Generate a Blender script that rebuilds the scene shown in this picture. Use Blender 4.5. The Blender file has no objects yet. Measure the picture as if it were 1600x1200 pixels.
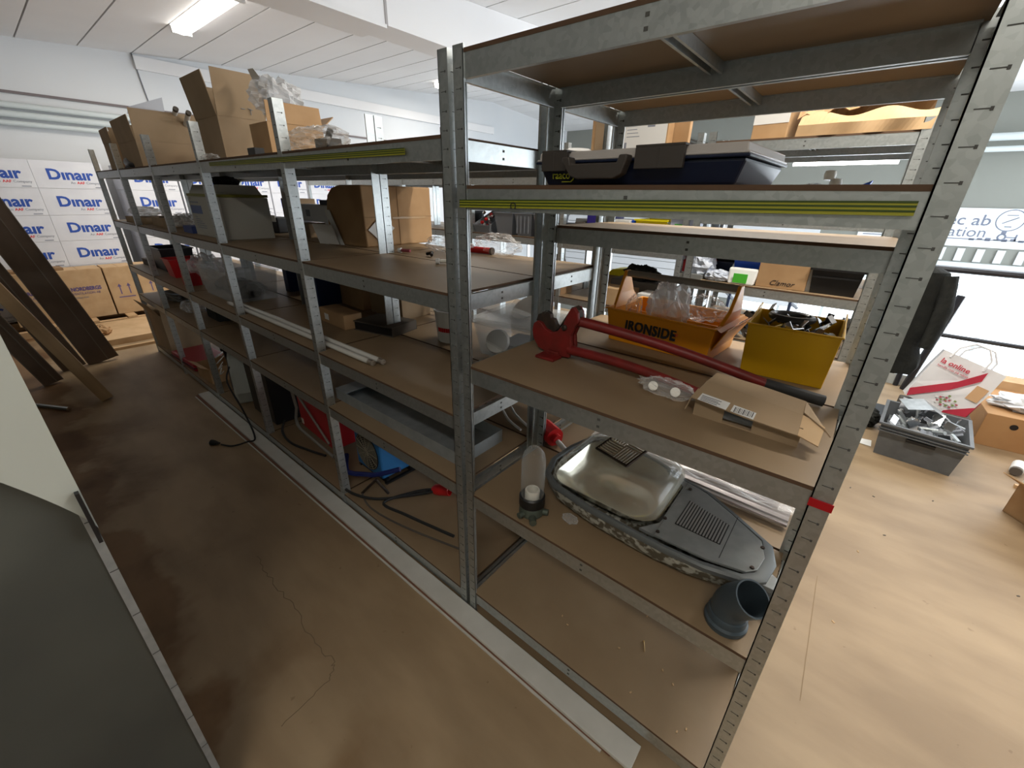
import bpy, math, random
from mathutils import Vector, Matrix, noise as mnoise
PI = math.pi
S = bpy.context.scene
COL = S.collection
R = math.radians

# ---------------------------------------------------------------- camera
cd = bpy.data.cameras.new('camera'); cam = bpy.data.objects.new('camera', cd); COL.objects.link(cam)
cd.sensor_fit = 'HORIZONTAL'; cd.sensor_width = 36.0; cd.lens = 36.0*645.69/1600.0
cd.clip_start = 0.02; cd.clip_end = 100
AX = Vector((0.77040459, 0.63725756, 0.01948271)); AY = Vector((0.2754211, -0.30509604, -0.91162472)); AZ = Vector((-0.57499564, 0.70768581, -0.41056157))
m = Matrix((( AX.x, -AY.x, -AZ.x, 0.91040), ( AX.y, -AY.y, -AZ.y, -0.87143), ( AX.z, -AY.z, -AZ.z, 1.66412), (0, 0, 0, 1)))
cam.matrix_world = m
S.camera = cam

# ---------------------------------------------------------------- world, light, exposure
w = bpy.data.worlds.new('sky'); S.world = w; w.use_nodes = True
w.node_tree.nodes['Background'].inputs[0].default_value = (0.75, 0.86, 1.0, 1)
w.node_tree.nodes['Background'].inputs[1].default_value = 1.0
S.view_settings.view_transform = 'Standard'; S.view_settings.look = 'None'
S.view_settings.exposure = 0.0; S.view_settings.gamma = 1.0; S.view_settings.use_curve_mapping = False

def area(name, loc, rot, sx, sy, power, color):
    l = bpy.data.lights.new(name, 'AREA'); l.shape = 'RECTANGLE'; l.size = sx; l.size_y = sy
    l.energy = power; l.color = color
    o = bpy.data.objects.new(name, l); o.location = loc; o.rotation_euler = rot; COL.objects.link(o); return o
DAY = (0.86, 0.93, 1.0); TUBE = (1.0, 0.93, 0.82)
# daylight of the hall's far gate, and of an added, unseen side window
area('daylight_far_gate', (2.6, 12.3, -0.9), (R(-90), 0, 0), 6.4, 3.0, 420, DAY)
area('daylight_added_window', (6.3, 7.6, 1.4), (0, R(90), 0), 3.4, 7.0, 330, DAY)
area('daylight_overhead_fill', (2.2, 6.6, 3.55), (0, 0, 0), 3.0, 2.6, 130, DAY)  # overhead daylight fill; no skylight is built in the ceiling
# tubes of the ceiling lamps (the lamps themselves are built below)
LAMPS = [(-5.30, 1.38, 3.38), (1.5, -1.9, 3.11), (1.25, 1.45, 3.36), (.0, 3.4, 3.48), (-6.0, 6.0, 3.70)]
LP = [74, 20, 78, 60, 52]
for (x, y, z), p in zip(LAMPS, LP):
    area('lamp_light', (x, y, z-0.035), (0, 0, 0), 1.5, 0.16, p, TUBE)

# ---------------------------------------------------------------- materials
MATS = {}
def mat(name, col, rough=0.6, metal=0.0, col2=None, scale=8.0, detail=3.0, bump=0.0, bscale=None, trans=0.0, alpha=1.0,
        emit=0.0, ior=1.45, stretch=(1, 1, 1), lo=0.35, hi=0.65, coat=0.0, rough2=None, kind='noise', spec=None):
    if name in MATS: return MATS[name]
    M = bpy.data.materials.new(name); M.use_nodes = True; nt = M.node_tree; N = nt.nodes; L = nt.links
    b = N['Principled BSDF']; b.inputs['Base Color'].default_value = (*col, 1); b.inputs['Roughness'].default_value = rough
    b.inputs['Metallic'].default_value = metal; b.inputs['IOR'].default_value = ior
    b.inputs['Transmission Weight'].default_value = trans; b.inputs['Alpha'].default_value = alpha
    b.inputs['Coat Weight'].default_value = coat
    if spec is not None: b.inputs['Specular IOR Level'].default_value = spec
    if emit: b.inputs['Emission Color'].default_value = (*col, 1); b.inputs['Emission Strength'].default_value = emit
    if col2 or bump or rough2 is not None:
        tc = N.new('ShaderNodeTexCoord'); mp = N.new('ShaderNodeMapping'); L.new(tc.outputs['Object'], mp.inputs[0])
        mp.inputs['Scale'].default_value = stretch
        if kind == 'voronoi':
            n = N.new('ShaderNodeTexVoronoi'); n.inputs['Scale'].default_value = scale; fac = n.outputs['Color']
        else:
            n = N.new('ShaderNodeTexNoise'); n.inputs['Scale'].default_value = scale; n.inputs['Detail'].default_value = detail; fac = n.outputs['Fac']
        L.new(mp.outputs[0], n.inputs['Vector'])
        if col2:
            r = N.new('ShaderNodeValToRGB'); r.color_ramp.elements[0].position = lo; r.color_ramp.elements[1].position = hi
            r.color_ramp.elements[0].color = (*col, 1); r.color_ramp.elements[1].color = (*col2, 1)
            L.new(fac, r.inputs[0]); L.new(r.outputs[0], b.inputs['Base Color'])
        if rough2 is not None:
            q = N.new('ShaderNodeMapRange'); q.inputs[3].default_value = rough; q.inputs[4].default_value = rough2
            L.new(fac, q.inputs[0]); L.new(q.outputs[0], b.inputs['Roughness'])
        if bump:
            n2 = N.new('ShaderNodeTexNoise'); n2.inputs['Scale'].default_value = bscale or scale; n2.inputs['Detail'].default_value = 3
            L.new(mp.outputs[0], n2.inputs['Vector'])
            bp = N.new('ShaderNodeBump'); bp.inputs['Strength'].default_value = bump; bp.inputs['Distance'].default_value = 0.01
            L.new(n2.outputs['Fac'], bp.inputs['Height']); L.new(bp.outputs[0], b.inputs['Normal'])
    MATS[name] = M
    return M
STEEL = mat('galvanised_steel', (0.43, 0.455, 0.45), 0.36, 0.85, (0.52, 0.545, 0.54), 95, 2, rough2=0.46, kind='voronoi', lo=0.1, hi=0.9)
STEELD = mat('dull_galvanised_sheet', (0.33, 0.36, 0.37), 0.45, 0.6, (0.42, 0.45, 0.46), 25, 3)
SLOT = mat('slot_dark', (0.09, 0.09, 0.085), 0.8)
BOARD = mat('hardboard', (0.245, 0.168, 0.095), 0.5, 0, (0.29, 0.205, 0.12), 5, 5, lo=0.3, hi=0.7)
BOARDE = mat('hardboard_edge', (0.10, 0.055, 0.03), 0.8)
CARD = mat('cardboard', (0.40, 0.24, 0.115), 0.8, 0, (0.47, 0.295, 0.15), 7, 4)
CARDD = mat('cardboard_dull', (0.33, 0.235, 0.14), 0.85, 0, (0.38, 0.27, 0.165), 6, 4)
CARDL = mat('cardboard_light', (0.52, 0.34, 0.18), 0.8, 0, (0.60, 0.41, 0.23), 7, 4)
CARDIN = mat('cardboard_inside', (0.30, 0.18, 0.09), 0.9)
TAPE = mat('packing_tape', (0.42, 0.27, 0.13), 0.25)
WHITE = mat('white_paper', (0.78, 0.78, 0.76), 0.6)
WCARD = mat('white_carton', (0.72, 0.73, 0.78), 0.6, 0, (0.78, 0.79, 0.83), 5, 3)
BLUEINK = mat('blue_ink', (0.03, 0.09, 0.42), 0.6)
REDINK = mat('red_ink', (0.75, 0.04, 0.05), 0.6)
GREYINK = mat('grey_ink', (0.25, 0.27, 0.33), 0.6)
VIOLINK = mat('violet_ink', (0.13, 0.10, 0.25), 0.6)
BLACKINK = mat('black_ink', (0.02, 0.02, 0.025), 0.6)
BLACK = mat('black_plastic', (0.010, 0.010, 0.011), 0.4)
RUBBER = mat('black_rubber', (0.02, 0.02, 0.02), 0.6)
CLOTH = mat('black_cloth', (0.008, 0.009, 0.008), 0.95, 0, (0.016, 0.017, 0.014), 12, 4, bump=0.6, bscale=30)
YEL = mat('yellow_plastic', (0.66, 0.37, 0.004), 0.38, 0, (0.60, 0.33, 0.003), 3, 2)
ORG = mat('orange_yellow_plastic', (0.78, 0.31, 0.01), 0.4, 0, (0.72, 0.27, 0.008), 4, 2)
YELB = mat('bright_yellow_plastic', (0.85, 0.72, 0.01), 0.35)
REDP = mat('red_paint', (0.22, 0.016, 0.014), 0.45, 0, (0.15, 0.017, 0.013), 18, 4)
REDB = mat('red_plastic', (0.60, 0.018, 0.02), 0.35)
REDH = mat('heater_red', (0.50, 0.02, 0.028), 0.4)
BLUEH = mat('heater_blue', (0.03, 0.17, 0.42), 0.4)
NAVY = mat('navy_plastic', (0.005, 0.010, 0.032), 0.35)
BLUEB = mat('blue_plastic', (0.01, 0.08, 0.55), 0.35)
GREYP = mat('grey_plastic', (0.20, 0.215, 0.24), 0.45)
GREYC = mat('grey_crate_plastic', (0.115, 0.125, 0.135), 0.5, 0, (0.14, 0.15, 0.16), 14, 3)
PIPEG = mat('pipe_grey', (0.055, 0.075, 0.09), 0.45)
BROWNP = mat('brown_plastic', (0.05, 0.042, 0.036), 0.5)
IRON = mat('dark_iron', (0.05, 0.04, 0.035), 0.55, 0.6, (0.09, 0.06, 0.045), 30, 4)
CAST = mat('cast_grey', (0.23, 0.24, 0.235), 0.5, 0.35, (0.28, 0.29, 0.285), 20, 4)
LICHEN = mat('lichened_paint', (0.13, 0.11, 0.075), 0.85, 0, (0.52, 0.52, 0.46), 38, 8, bump=0.5, bscale=50, lo=0.46, hi=0.56)
GREENC = mat('green_grey_metal', (0.10, 0.12, 0.095), 0.5, 0.4)
CERAM = mat('ceramic', (0.80, 0.77, 0.68), 0.3)
WHITEP = mat('white_plastic', (0.75, 0.75, 0.73), 0.4)
WPAINT = mat('white_lacquer', (0.60, 0.59, 0.54), 0.5, 0, (0.66, 0.65, 0.60), 9, 4)
WOODR = mat('red_brown_wood', (0.24, 0.11, 0.07), 0.7)
WOOD = mat('planed_timber', (0.46, 0.31, 0.16), 0.65, 0, (0.36, 0.23, 0.11), 12, 5, stretch=(1, 1, 0.08))
DARKB = mat('brown_laminate', (0.125, 0.085, 0.055), 0.5, 0, (0.15, 0.10, 0.065), 8, 3)
TUBEM = mat('tube_glass_white', (0.72, 0.71, 0.66), 0.22)
TUBEC = mat('tube_cap', (0.45, 0.40, 0.34), 0.3, 0.8)
CHROME = mat('bright_metal', (0.70, 0.70, 0.70), 0.22, 1.0)
def film(name, col, a0, a1, rough=0.15, blend=0.35):
    # thin plastic: see-through face on, cloudier and glossier towards its silhouette (Fresnel)
    if name in MATS: return MATS[name]
    M = bpy.data.materials.new(name); M.use_nodes = True; nt = M.node_tree; N = nt.nodes; L = nt.links
    b = N['Principled BSDF']; b.inputs['Base Color'].default_value = (*col, 1); b.inputs['Roughness'].default_value = rough
    lw = N.new('ShaderNodeLayerWeight'); lw.inputs[0].default_value = blend
    r = N.new('ShaderNodeMapRange'); r.inputs[3].default_value = a0; r.inputs[4].default_value = a1
    L.new(lw.outputs['Facing'], r.inputs[0]); L.new(r.outputs[0], b.inputs['Alpha'])
    MATS[name] = M; return M
BAG = film('clear_plastic_film', (0.82, 0.82, 0.81), 0.10, 0.60)
BAGW = film('milky_plastic_film', (0.74, 0.74, 0.74), 0.35, 0.85, 0.3)
CLEARB = film('clear_box_plastic', (0.66, 0.69, 0.70), 0.16, 0.55, 0.25)
GLASS = mat('clear_glass', (0.96, 0.97, 0.95), 0.05, trans=1.0)
LENS = mat('acrylic_dome', (0.97, 0.96, 0.90), 0.04, trans=1.0)
REFL = mat('aluminium_reflector', (0.82, 0.79, 0.66), 0.22, 0.9, (0.60, 0.57, 0.45), 5, 2)
TAPEY = mat('lime_tape', (0.34, 0.33, 0.025), 0.45)
TAPEG = mat('dark_green_line', (0.045, 0.075, 0.01), 0.5)
REDT = mat('red_tape', (0.45, 0.006, 0.012), 0.4)
WALLM = mat('painted_wall', (0.66, 0.68, 0.70), 0.75, 0, (0.71, 0.72, 0.73), 0.7, 3)
CEILM = mat('ceiling_panel', (0.76, 0.75, 0.75), 0.7, 0, (0.80, 0.79, 0.785), 0.9, 3)
GAPM = mat('ceiling_joint', (0.36, 0.33, 0.33), 0.9)
GREYW = mat('grey_green_wall', (0.25, 0.255, 0.225), 0.7)
PIPEW = mat('pale_pipe', (0.62, 0.67, 0.67), 0.5)
DUSTY = mat('dusty_dark', (0.10, 0.085, 0.07), 0.8)
RAIL = mat('black_rail_paint', (0.02, 0.022, 0.03), 0.4)
GREEN = mat('green_label', (0.08, 0.52, 0.04), 0.5)
PINK = mat('pink_print', (0.45, 0.10, 0.13), 0.6)
LAMPE = mat('lamp_diffuser', (1.0, 0.97, 0.92), 0.4, emit=9.0)
WINE = mat('window_daylight', (0.90, 0.96, 1.0), 0.4, emit=1.7)

def floor_material():
    M = bpy.data.materials.new('painted_concrete_floor'); M.use_nodes = True; nt = M.node_tree; N = nt.nodes; L = nt.links
    b = N['Principled BSDF']; b.inputs['Roughness'].default_value = 0.55
    tc = N.new('ShaderNodeTexCoord')
    def nz(scale, det, st=(1, 1, 1)):
        mp = N.new('ShaderNodeMapping'); mp.inputs['Scale'].default_value = st; L.new(tc.outputs['Object'], mp.inputs[0])
        n = N.new('ShaderNodeTexNoise'); n.inputs['Scale'].default_value = scale; n.inputs['Detail'].default_value = det
        L.new(mp.outputs[0], n.inputs['Vector']); return n.outputs['Fac']
    def ramp(f, p0, c0, p1, c1):
        r = N.new('ShaderNodeValToRGB'); r.color_ramp.elements[0].position = p0; r.color_ramp.elements[1].position = p1
        r.color_ramp.elements[0].color = (*c0, 1); r.color_ramp.elements[1].color = (*c1, 1); L.new(f, r.inputs[0]); return r.outputs[0]
    def mix(a, bb, fac, mode='MULTIPLY'):
        x = N.new('ShaderNodeMix'); x.data_type = 'RGBA'; x.blend_type = mode
        if isinstance(fac, float): x.inputs[0].default_value = fac
        else: L.new(fac, x.inputs[0])
        L.new(a, x.inputs[6]); L.new(bb, x.inputs[7]); return x.outputs[2]
    base = ramp(nz(1.2, 6), 0.35, (0.315, 0.220, 0.125), 0.68, (0.415, 0.298, 0.175))
    streak = ramp(nz(3.0, 6, (0.5, 1.6, 1)), 0.38, (0.74, 0.71, 0.68), 0.60, (1, 1, 1))
    c = mix(base, streak, 0.8)
    # old dark damp stains on the aisle side, with ragged edges of their own
    st = ramp(nz(1.5, 5), 0.50, (1, 1, 1), 0.60, (0.62, 0.52, 0.40))
    sep = N.new('ShaderNodeSeparateXYZ'); L.new(tc.outputs['Object'], sep.inputs[0])
    mr = N.new('ShaderNodeMapRange'); mr.inputs[1].default_value = -0.35; mr.inputs[2].default_value = -0.75; L.new(sep.outputs['Y'], mr.inputs[0])
    c = mix(c, st, mr.outputs[0])
    # dark oil-like stain with a ragged edge along the foot of the cabinet side
    ad = N.new('ShaderNodeMath'); ad.operation = 'MULTIPLY_ADD'; L.new(nz(2.6, 4), ad.inputs[0]); ad.inputs[1].default_value = 0.75
    ng = N.new('ShaderNodeMath'); ng.operation = 'MULTIPLY'; L.new(sep.outputs['Y'], ng.inputs[0]); ng.inputs[1].default_value = -1.0
    L.new(ng.outputs[0], ad.inputs[2])
    mk = N.new('ShaderNodeMapRange'); mk.interpolation_type = 'SMOOTHSTEP'; mk.inputs[1].default_value = 1.17; mk.inputs[2].default_value = 1.25; L.new(ad.outputs[0], mk.inputs[0])
    dk = N.new('ShaderNodeRGB'); dk.outputs[0].default_value = (.66, .53, .41, 1)
    c = mix(c, dk.outputs[0], mk.outputs[0])
    spots = ramp(nz(22, 2), 0.72, (1, 1, 1), 0.76, (0.55, 0.48, 0.40))
    c = mix(c, spots, 0.5)
    L.new(c, b.inputs['Base Color'])
    bp = N.new('ShaderNodeBump'); bp.inputs['Strength'].default_value = 0.12; bp.inputs['Distance'].default_value = 0.01
    L.new(nz(9, 6), bp.inputs['Height']); L.new(bp.outputs[0], b.inputs['Normal'])
    return M
FLOORM = floor_material()

# ---------------------------------------------------------------- mesh helpers
class MB:
    def __init__(s): s.v = []; s.f = []; s.m = []
    def add(s, vs, fs, mi=0, M=None):
        k = len(s.v)
        s.v += [tuple(M @ Vector(p)) if M is not None else tuple(p) for p in vs]
        s.f += [tuple(i+k for i in f) for f in fs]; s.m += [mi]*len(fs); return s
    def box(s, x0, x1, y0, y1, z0, z1, mi=0, M=None):
        return s.add([(x0,y0,z0),(x1,y0,z0),(x1,y1,z0),(x0,y1,z0),(x0,y0,z1),(x1,y0,z1),(x1,y1,z1),(x0,y1,z1)],
                     [(0,3,2,1),(4,5,6,7),(0,1,5,4),(1,2,6,5),(2,3,7,6),(3,0,4,7)], mi, M)
    def taper(s, bx, by, tx, ty, z0, z1, mi=0, M=None, cx=0, cy=0):
        return s.add([(cx-bx,cy-by,z0),(cx+bx,cy-by,z0),(cx+bx,cy+by,z0),(cx-bx,cy+by,z0),(cx-tx,cy-ty,z1),(cx+tx,cy-ty,z1),(cx+tx,cy+ty,z1),(cx-tx,cy+ty,z1)],
                     [(0,3,2,1),(4,5,6,7),(0,1,5,4),(1,2,6,5),(2,3,7,6),(3,0,4,7)], mi, M)
    def prism(s, poly, d0, d1, axis='z', mi=0, M=None):
        n = len(poly)
        def P(a, b, d): return {'z': (a, b, d), 'y': (a, d, b), 'x': (d, a, b)}[axis]
        vs = [P(a, b, d0) for a, b in poly]+[P(a, b, d1) for a, b in poly]
        fs = [tuple(range(n-1, -1, -1)), tuple(range(n, 2*n))]+[(i, (i+1) % n, n+(i+1) % n, n+i) for i in range(n)]
        return s.add(vs, fs, mi, M)
    def lathe(s, prof, n=24, mi=0, M=None, cap=True):
        vs = []; fs = []
        for r, z in prof:
            for i in range(n):
                a = 2*PI*i/n; vs.append((r*math.cos(a), r*math.sin(a), z))
        for j in range(len(prof)-1):
            for i in range(n):
                k = (i+1) % n; fs.append((j*n+i, j*n+k, (j+1)*n+k, (j+1)*n+i))
        if cap:
            if prof[0][0] > 1e-5: fs.append(tuple(range(n-1, -1, -1)))
            if prof[-1][0] > 1e-5: q = (len(prof)-1)*n; fs.append(tuple(range(q, q+n)))
        return s.add(vs, fs, mi, M)
    def tube(s, pts, r, n=8, mi=0, M=None, closed=False, taper=None):
        pts = [Vector(p) for p in pts]; vs = []; fs = []; N = len(pts)
        up = None
        for j, p in enumerate(pts):
            if closed: t = pts[(j+1) % N]-pts[j-1]
            else: t = pts[min(j+1, N-1)]-pts[max(j-1, 0)]
            t.normalize()
            if up is None: up = t.orthogonal().normalized()
            up = (up-t*up.dot(t)); up = up.normalized() if up.length > 1e-6 else t.orthogonal().normalized()
            sd = t.cross(up)
            rr = r if taper is None else r*taper[j]
            for i in range(n):
                a = 2*PI*i/n; vs.append(p+up*math.cos(a)*rr+sd*math.sin(a)*rr)
        for j in range(N if closed else N-1):
            for i in range(n):
                k = (i+1) % n; j2 = (j+1) % N; fs.append((j*n+i, j*n+k, j2*n+k, j2*n+i))
        if not closed: fs.append(tuple(range(n-1, -1, -1))); fs.append(tuple((N-1)*n+i for i in range(n)))
        return s.add(vs, fs, mi, M)
    def sheet(s, rows, th, mi=0, M=None):
        # rows: grid of points; extruded along local normals by th
        nr = len(rows); nc = len(rows[0]); P = [[Vector(p) for p in r] for r in rows]
        top = []; bot = []
        for i in range(nr):
            for j in range(nc):
                du = P[min(i+1, nr-1)][j]-P[max(i-1, 0)][j]; dv = P[i][min(j+1, nc-1)]-P[i][max(j-1, 0)]
                nn = du.cross(dv); nn = nn.normalized() if nn.length > 1e-9 else Vector((0, 0, 1))
                top.append(P[i][j]+nn*th/2); bot.append(P[i][j]-nn*th/2)
        k = nr*nc; fs = []
        for i in range(nr-1):
            for j in range(nc-1):
                a, b, c, d = i*nc+j, (i+1)*nc+j, (i+1)*nc+j+1, i*nc+j+1
                fs += [(a, b, c, d), (k+d, k+c, k+b, k+a)]
        for i in range(nr-1):
            a, b = i*nc, (i+1)*nc; fs.append((a, k+a, k+b, b)); a += nc-1; b += nc-1; fs.append((a, b, k+b, k+a))
        for j in range(nc-1):
            a, b = j, j+1; fs.append((a, b, k+b, k+a)); a += (nr-1)*nc; b += (nr-1)*nc; fs.append((a, k+a, k+b, b))
        return s.add(top+bot, fs, mi, M)
    def build(s, name, mats, parent=None, smooth=False, bevel=0.0, loc=None, rot=None):
        me = bpy.data.meshes.new(name); me.from_pydata([tuple(v) for v in s.v], [], s.f)
        if not isinstance(mats, (list, tuple)): mats = [mats]
        for q in mats: me.materials.append(q)
        for p, i in zip(me.polygons, s.m): p.material_index = i; p.use_smooth = smooth
        me.update()
        if smooth: me.set_sharp_from_angle(angle=R(38))
        o = bpy.data.objects.new(name, me); COL.objects.link(o)
        if parent: o.parent = parent
        if loc: o.location = loc
        if rot: o.rotation_euler = rot
        if bevel:
            b = o.modifiers.new('bevel', 'BEVEL'); b.width = bevel; b.segments = 2; b.limit_method = 'ANGLE'; b.angle_limit = R(40)
            b.harden_normals = False
        return o
def T(x, y, z, rz=0, rx=0, ry=0, s=None):
    M = Matrix.Translation((x, y, z)) @ Matrix.Rotation(rz, 4, 'Z') @ Matrix.Rotation(ry, 4, 'Y') @ Matrix.Rotation(rx, 4, 'X')
    return M
def tag(o, label=None, cat=None, group=None, kind=None):
    if label: o['label'] = label
    if cat: o['category'] = cat
    if group: o['group'] = group
    if kind: o['kind'] = kind
    return o
def thing(name, label, cat, loc=(0, 0, 0), rz=0, group=None, rx=0, ry=0):
    o = bpy.data.objects.new(name, None); COL.objects.link(o); o.empty_display_size = 0.05
    o.location = loc; o.rotation_euler = (rx, ry, rz)
    return tag(o, label, cat, group)
def inst(me, name, parent=None, loc=(0, 0, 0), rot=(0, 0, 0), scale=None):
    o = bpy.data.objects.new(name, me); COL.objects.link(o)
    if parent: o.parent = parent
    o.location = loc; o.rotation_euler = rot
    if scale: o.scale = scale
    return o
def copy_tree(o, parent=None):
    c = o.copy(); COL.objects.link(c); c.parent = parent
    for ch in list(o.children): copy_tree(ch, c)
    return c
_tc = {}
def text(body, size, m, parent, loc, rot=(PI/2, 0, 0), ext=0.0006, bold=0.0, name='lettering', sx=1.0, align='LEFT', shear=0.0, label=None, space=1.0):
    key = (body, size, bold, align, shear, space)
    if key not in _tc:
        c = bpy.data.curves.new('t', 'FONT'); c.body = body; c.size = size; c.extrude = ext; c.offset = bold; c.resolution_u = 3
        c.align_x = align; c.shear = shear; c.space_character = space
        t = bpy.data.objects.new('t', c); COL.objects.link(t)
        bpy.context.view_layer.update()
        dg = bpy.context.evaluated_depsgraph_get(); _tc[key] = bpy.data.meshes.new_from_object(t.evaluated_get(dg))
        bpy.data.objects.remove(t); bpy.data.curves.remove(c)
    me = _tc[key].copy(); me.name = name; me.materials.clear(); me.materials.append(m)
    o = inst(me, name, parent, loc, rot, (sx, 1, 1))
    if label: o['label'] = label
    return o

def bag_mesh(mb, cx, cy, cz, sx, sy, sz, seed, n=14, crump=0.35, flat=True, mi=0):
    # crumpled closed film: an ellipsoid with ridged noise
    vs = []; fs = []; nu = n*2; nv = n
    for j in range(nv+1):
        ph = PI*j/nv
        for i in range(nu):
            th = 2*PI*i/nu
            d = Vector((math.sin(ph)*math.cos(th), math.sin(ph)*math.sin(th), math.cos(ph)))
            q = d*2.2+Vector((seed*3.1, seed*1.7, seed*5.3))
            r = 1-abs(mnoise.noise(q))*1.6*crump-abs(mnoise.noise(q*2.7))*crump*0.9+abs(mnoise.noise(q*0.7))*crump*0.8
            p = d*r
            z = cz+p.z*sz
            if flat: z = max(z, cz-sz*0.72)
            vs.append((cx+p.x*sx, cy+p.y*sy, z))
    for j in range(nv):
        for i in range(nu):
            k = (i+1) % nu; fs.append((j*nu+i, (j+1)*nu+i, (j+1)*nu+k, j*nu+k))
    mb.add(vs, fs, mi); return mb
def bag(name, label, cat, c, size, seed, m=None, crump=0.35, group=None, parent=None, n=14, flat=True, fill=None):
    o = bag_mesh(MB(), 0, 0, 0, *size, seed, n, crump, flat).build(name, m or BAG, parent, smooth=False)
    o.location = c
    if parent is None: tag(o, label, cat, group)
    return o
def flaps(mb, w, d, h, th, spec, mi=0):
    # spec: dict side -> (angle from vertical outwards in deg, length)
    for side, (a, ln) in spec.items():
        a = R(a)
        if side in 'fb':
            sg = -1 if side == 'f' else 1
            y = sg*d/2; dy = math.sin(a)*ln*sg; dz = math.cos(a)*ln
            mb.sheet([[(-w/2+.002, y, h), (w/2-.002, y, h)], [(-w/2+.006, y+dy, h+dz), (w/2-.006, y+dy, h+dz)]], th, mi)
        else:
            sg = -1 if side == 'l' else 1
            x = sg*w/2; dx = math.sin(a)*ln*sg; dz = math.cos(a)*ln
            mb.sheet([[(x, -d/2+.002, h), (x, d/2-.002, h)], [(x+dx, -d/2+.006, h+dz), (x+dx, d/2-.006, h+dz)]], th, mi)
def carton(name, label, loc, w, d, h, rz=0, m=None, fl=None, tape=False, group=None, lab=None, cat='box', open_=False, rx=0, ry=0, seam=True):
    m = m or CARD
    t = thing(name, label, cat, loc, rz, group, rx, ry)
    th = 0.004; b = MB()
    if open_ or fl:
        b.box(-w/2, w/2, -d/2, -d/2+th, 0, h).box(-w/2, w/2, d/2-th, d/2, 0, h).box(-w/2, -w/2+th, -d/2+th, d/2-th, 0, h).box(w/2-th, w/2, -d/2+th, d/2-th, 0, h).box(-w/2+th, w/2-th, -d/2+th, d/2-th, 0, th)
    else: b.box(-w/2, w/2, -d/2, d/2, 0, h)
    b.build('body', m, t, bevel=0 if (open_ or fl) else 0.003)
    if fl:
        for k, v in fl.items():
            q = MB(); flaps(q, w, d, h, th, {k: v}); q.build('flap', m, t)
    if tape and not fl:
        MB().box(-w/2-.0006, w/2+.0006, -.025, .025, h*0.75, h+.0008).build('tape_strip', TAPE, t)
    if not fl and seam: MB().box(-w/2+.001, w/2-.001, -.0015, .0015, h-.001, h+.0011).build('lid_seam', CARDIN, t)
    if lab:
        for (fx, lx, lz, lw, lh) in lab:
            q = MB()
            if fx == 'f': q.box(lx-lw/2, lx+lw/2, -d/2-.0012, -d/2-.0002, lz, lz+lh)
            elif fx == 'r': q.box(w/2+.0002, w/2+.0012, lx-lw/2, lx+lw/2, lz, lz+lh)
            q.build('paper_label', WHITE, t)
    return t
def bin_mesh(mb, w, d, h, th=0.003, flare=0.85, lip=0.008, mi=0, front=1.0):
    # open box, narrower at the base, wall thickness th, rolled rim
    bw, bd = w*flare/2, d*flare/2; tw, td = w/2, d/2
    def ring(sx, sy, z): return [(-sx, -sy, z), (sx, -sy, z), (sx, sy, z), (-sx, sy, z)]
    vs = ring(bw, bd, 0)+ring(tw, td, h)+ring(tw+lip, td+lip, h)+ring(tw+lip, td+lip, h+lip)+ring(tw-th, td-th, h+lip)+ring(bw-th, bd-th, th)
    if front != 1.0:
        for k in (4, 5, 8, 9, 12, 13, 16, 17): vs[k] = (vs[k][0], vs[k][1], h*front+(vs[k][2]-h))
    fs = [(3, 2, 1, 0)]
    for r in range(5):
        for i in range(4):
            k = (i+1) % 4; fs.append((r*4+i, r*4+k, (r+1)*4+k, (r+1)*4+i))
    fs.append((20, 21, 22, 23)); mb.add(vs, fs, mi); return mb
def hose(name, label, cat, pts, r, m, n=8, sub=6, parent=None, group=None):
    # smooth tube through points (Catmull-Rom)
    P = [Vector(p) for p in pts]; Q = []
    for i in range(len(P)-1):
        p0, p1, p2, p3 = P[max(i-1, 0)], P[i], P[i+1], P[min(i+2, len(P)-1)]
        for k in range(sub):
            t = k/sub; Q.append(0.5*((2*p1)+(p2-p0)*t+(2*p0-5*p1+4*p2-p3)*t*t+(3*p1-p0-3*p2+p3)*t*t*t))
    Q.append(P[-1])
    o = MB().tube(Q, r, n).build(name, m, parent, smooth=True)
    if parent is None: tag(o, label, cat, group)
    return o
# ================================================================ the room
def struct(mb, name, m, **k):
    o = mb.build(name, m, **k); o['kind'] = 'structure'; return o
XL, XR, YN, YE, YF = -7.9, 6.4, -2.7, 4.95, 12.6
def czr(y): return 3.335+0.073*y if y < 8.9 else 3.985-0.073*(y-8.9)
struct(MB().box(XL-.2, XR, YN, YE, -.24, 0), 'floor', FLOORM)
struct(MB().box(XL-.2, XR+.2, YE, YF+.2, -3.2, -3.0), 'floor', mat('hall_floor', (0.55, 0.56, 0.56), 0.5, 0, (0.6, 0.61, 0.6), 2, 4))
wl = struct(MB().prism([(YN, -3), (YF, -3), (YF, czr(YF)+.1), (8.9, czr(8.9)+.1), (YN, czr(YN)+.1)], XL-.2, XL, 'x'), 'wall_left', WALLM)
struct(MB().box(XL, XR, YN-.15, YN, -.2, 3.3), 'wall_near', GREYW)
# right wall, out of view, with an opening for an added glowing window
wr = MB().box(XR, XR+.15, YN, 4.2, -.2, 3.9).box(XR, XR+.15, 4.2, 11.1, -3, -.2).box(XR, XR+.15, 4.2, 11.1, 3.1, 4.1).box(XR, XR+.15, 11.1, YF, -3, 4.1)
struct(wr, 'wall_right', WALLM)
wr2 = struct(MB().box(XR+.10, XR+.12, 4.2, 11.1, -.2, 3.1), 'added_window', WINE)
for k in range(6): MB().box(XR+.02, XR+.09, 4.2+k*1.36, 4.28+k*1.36, -.2, 3.1).build('window_frame', PIPEW, wr2)
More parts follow.
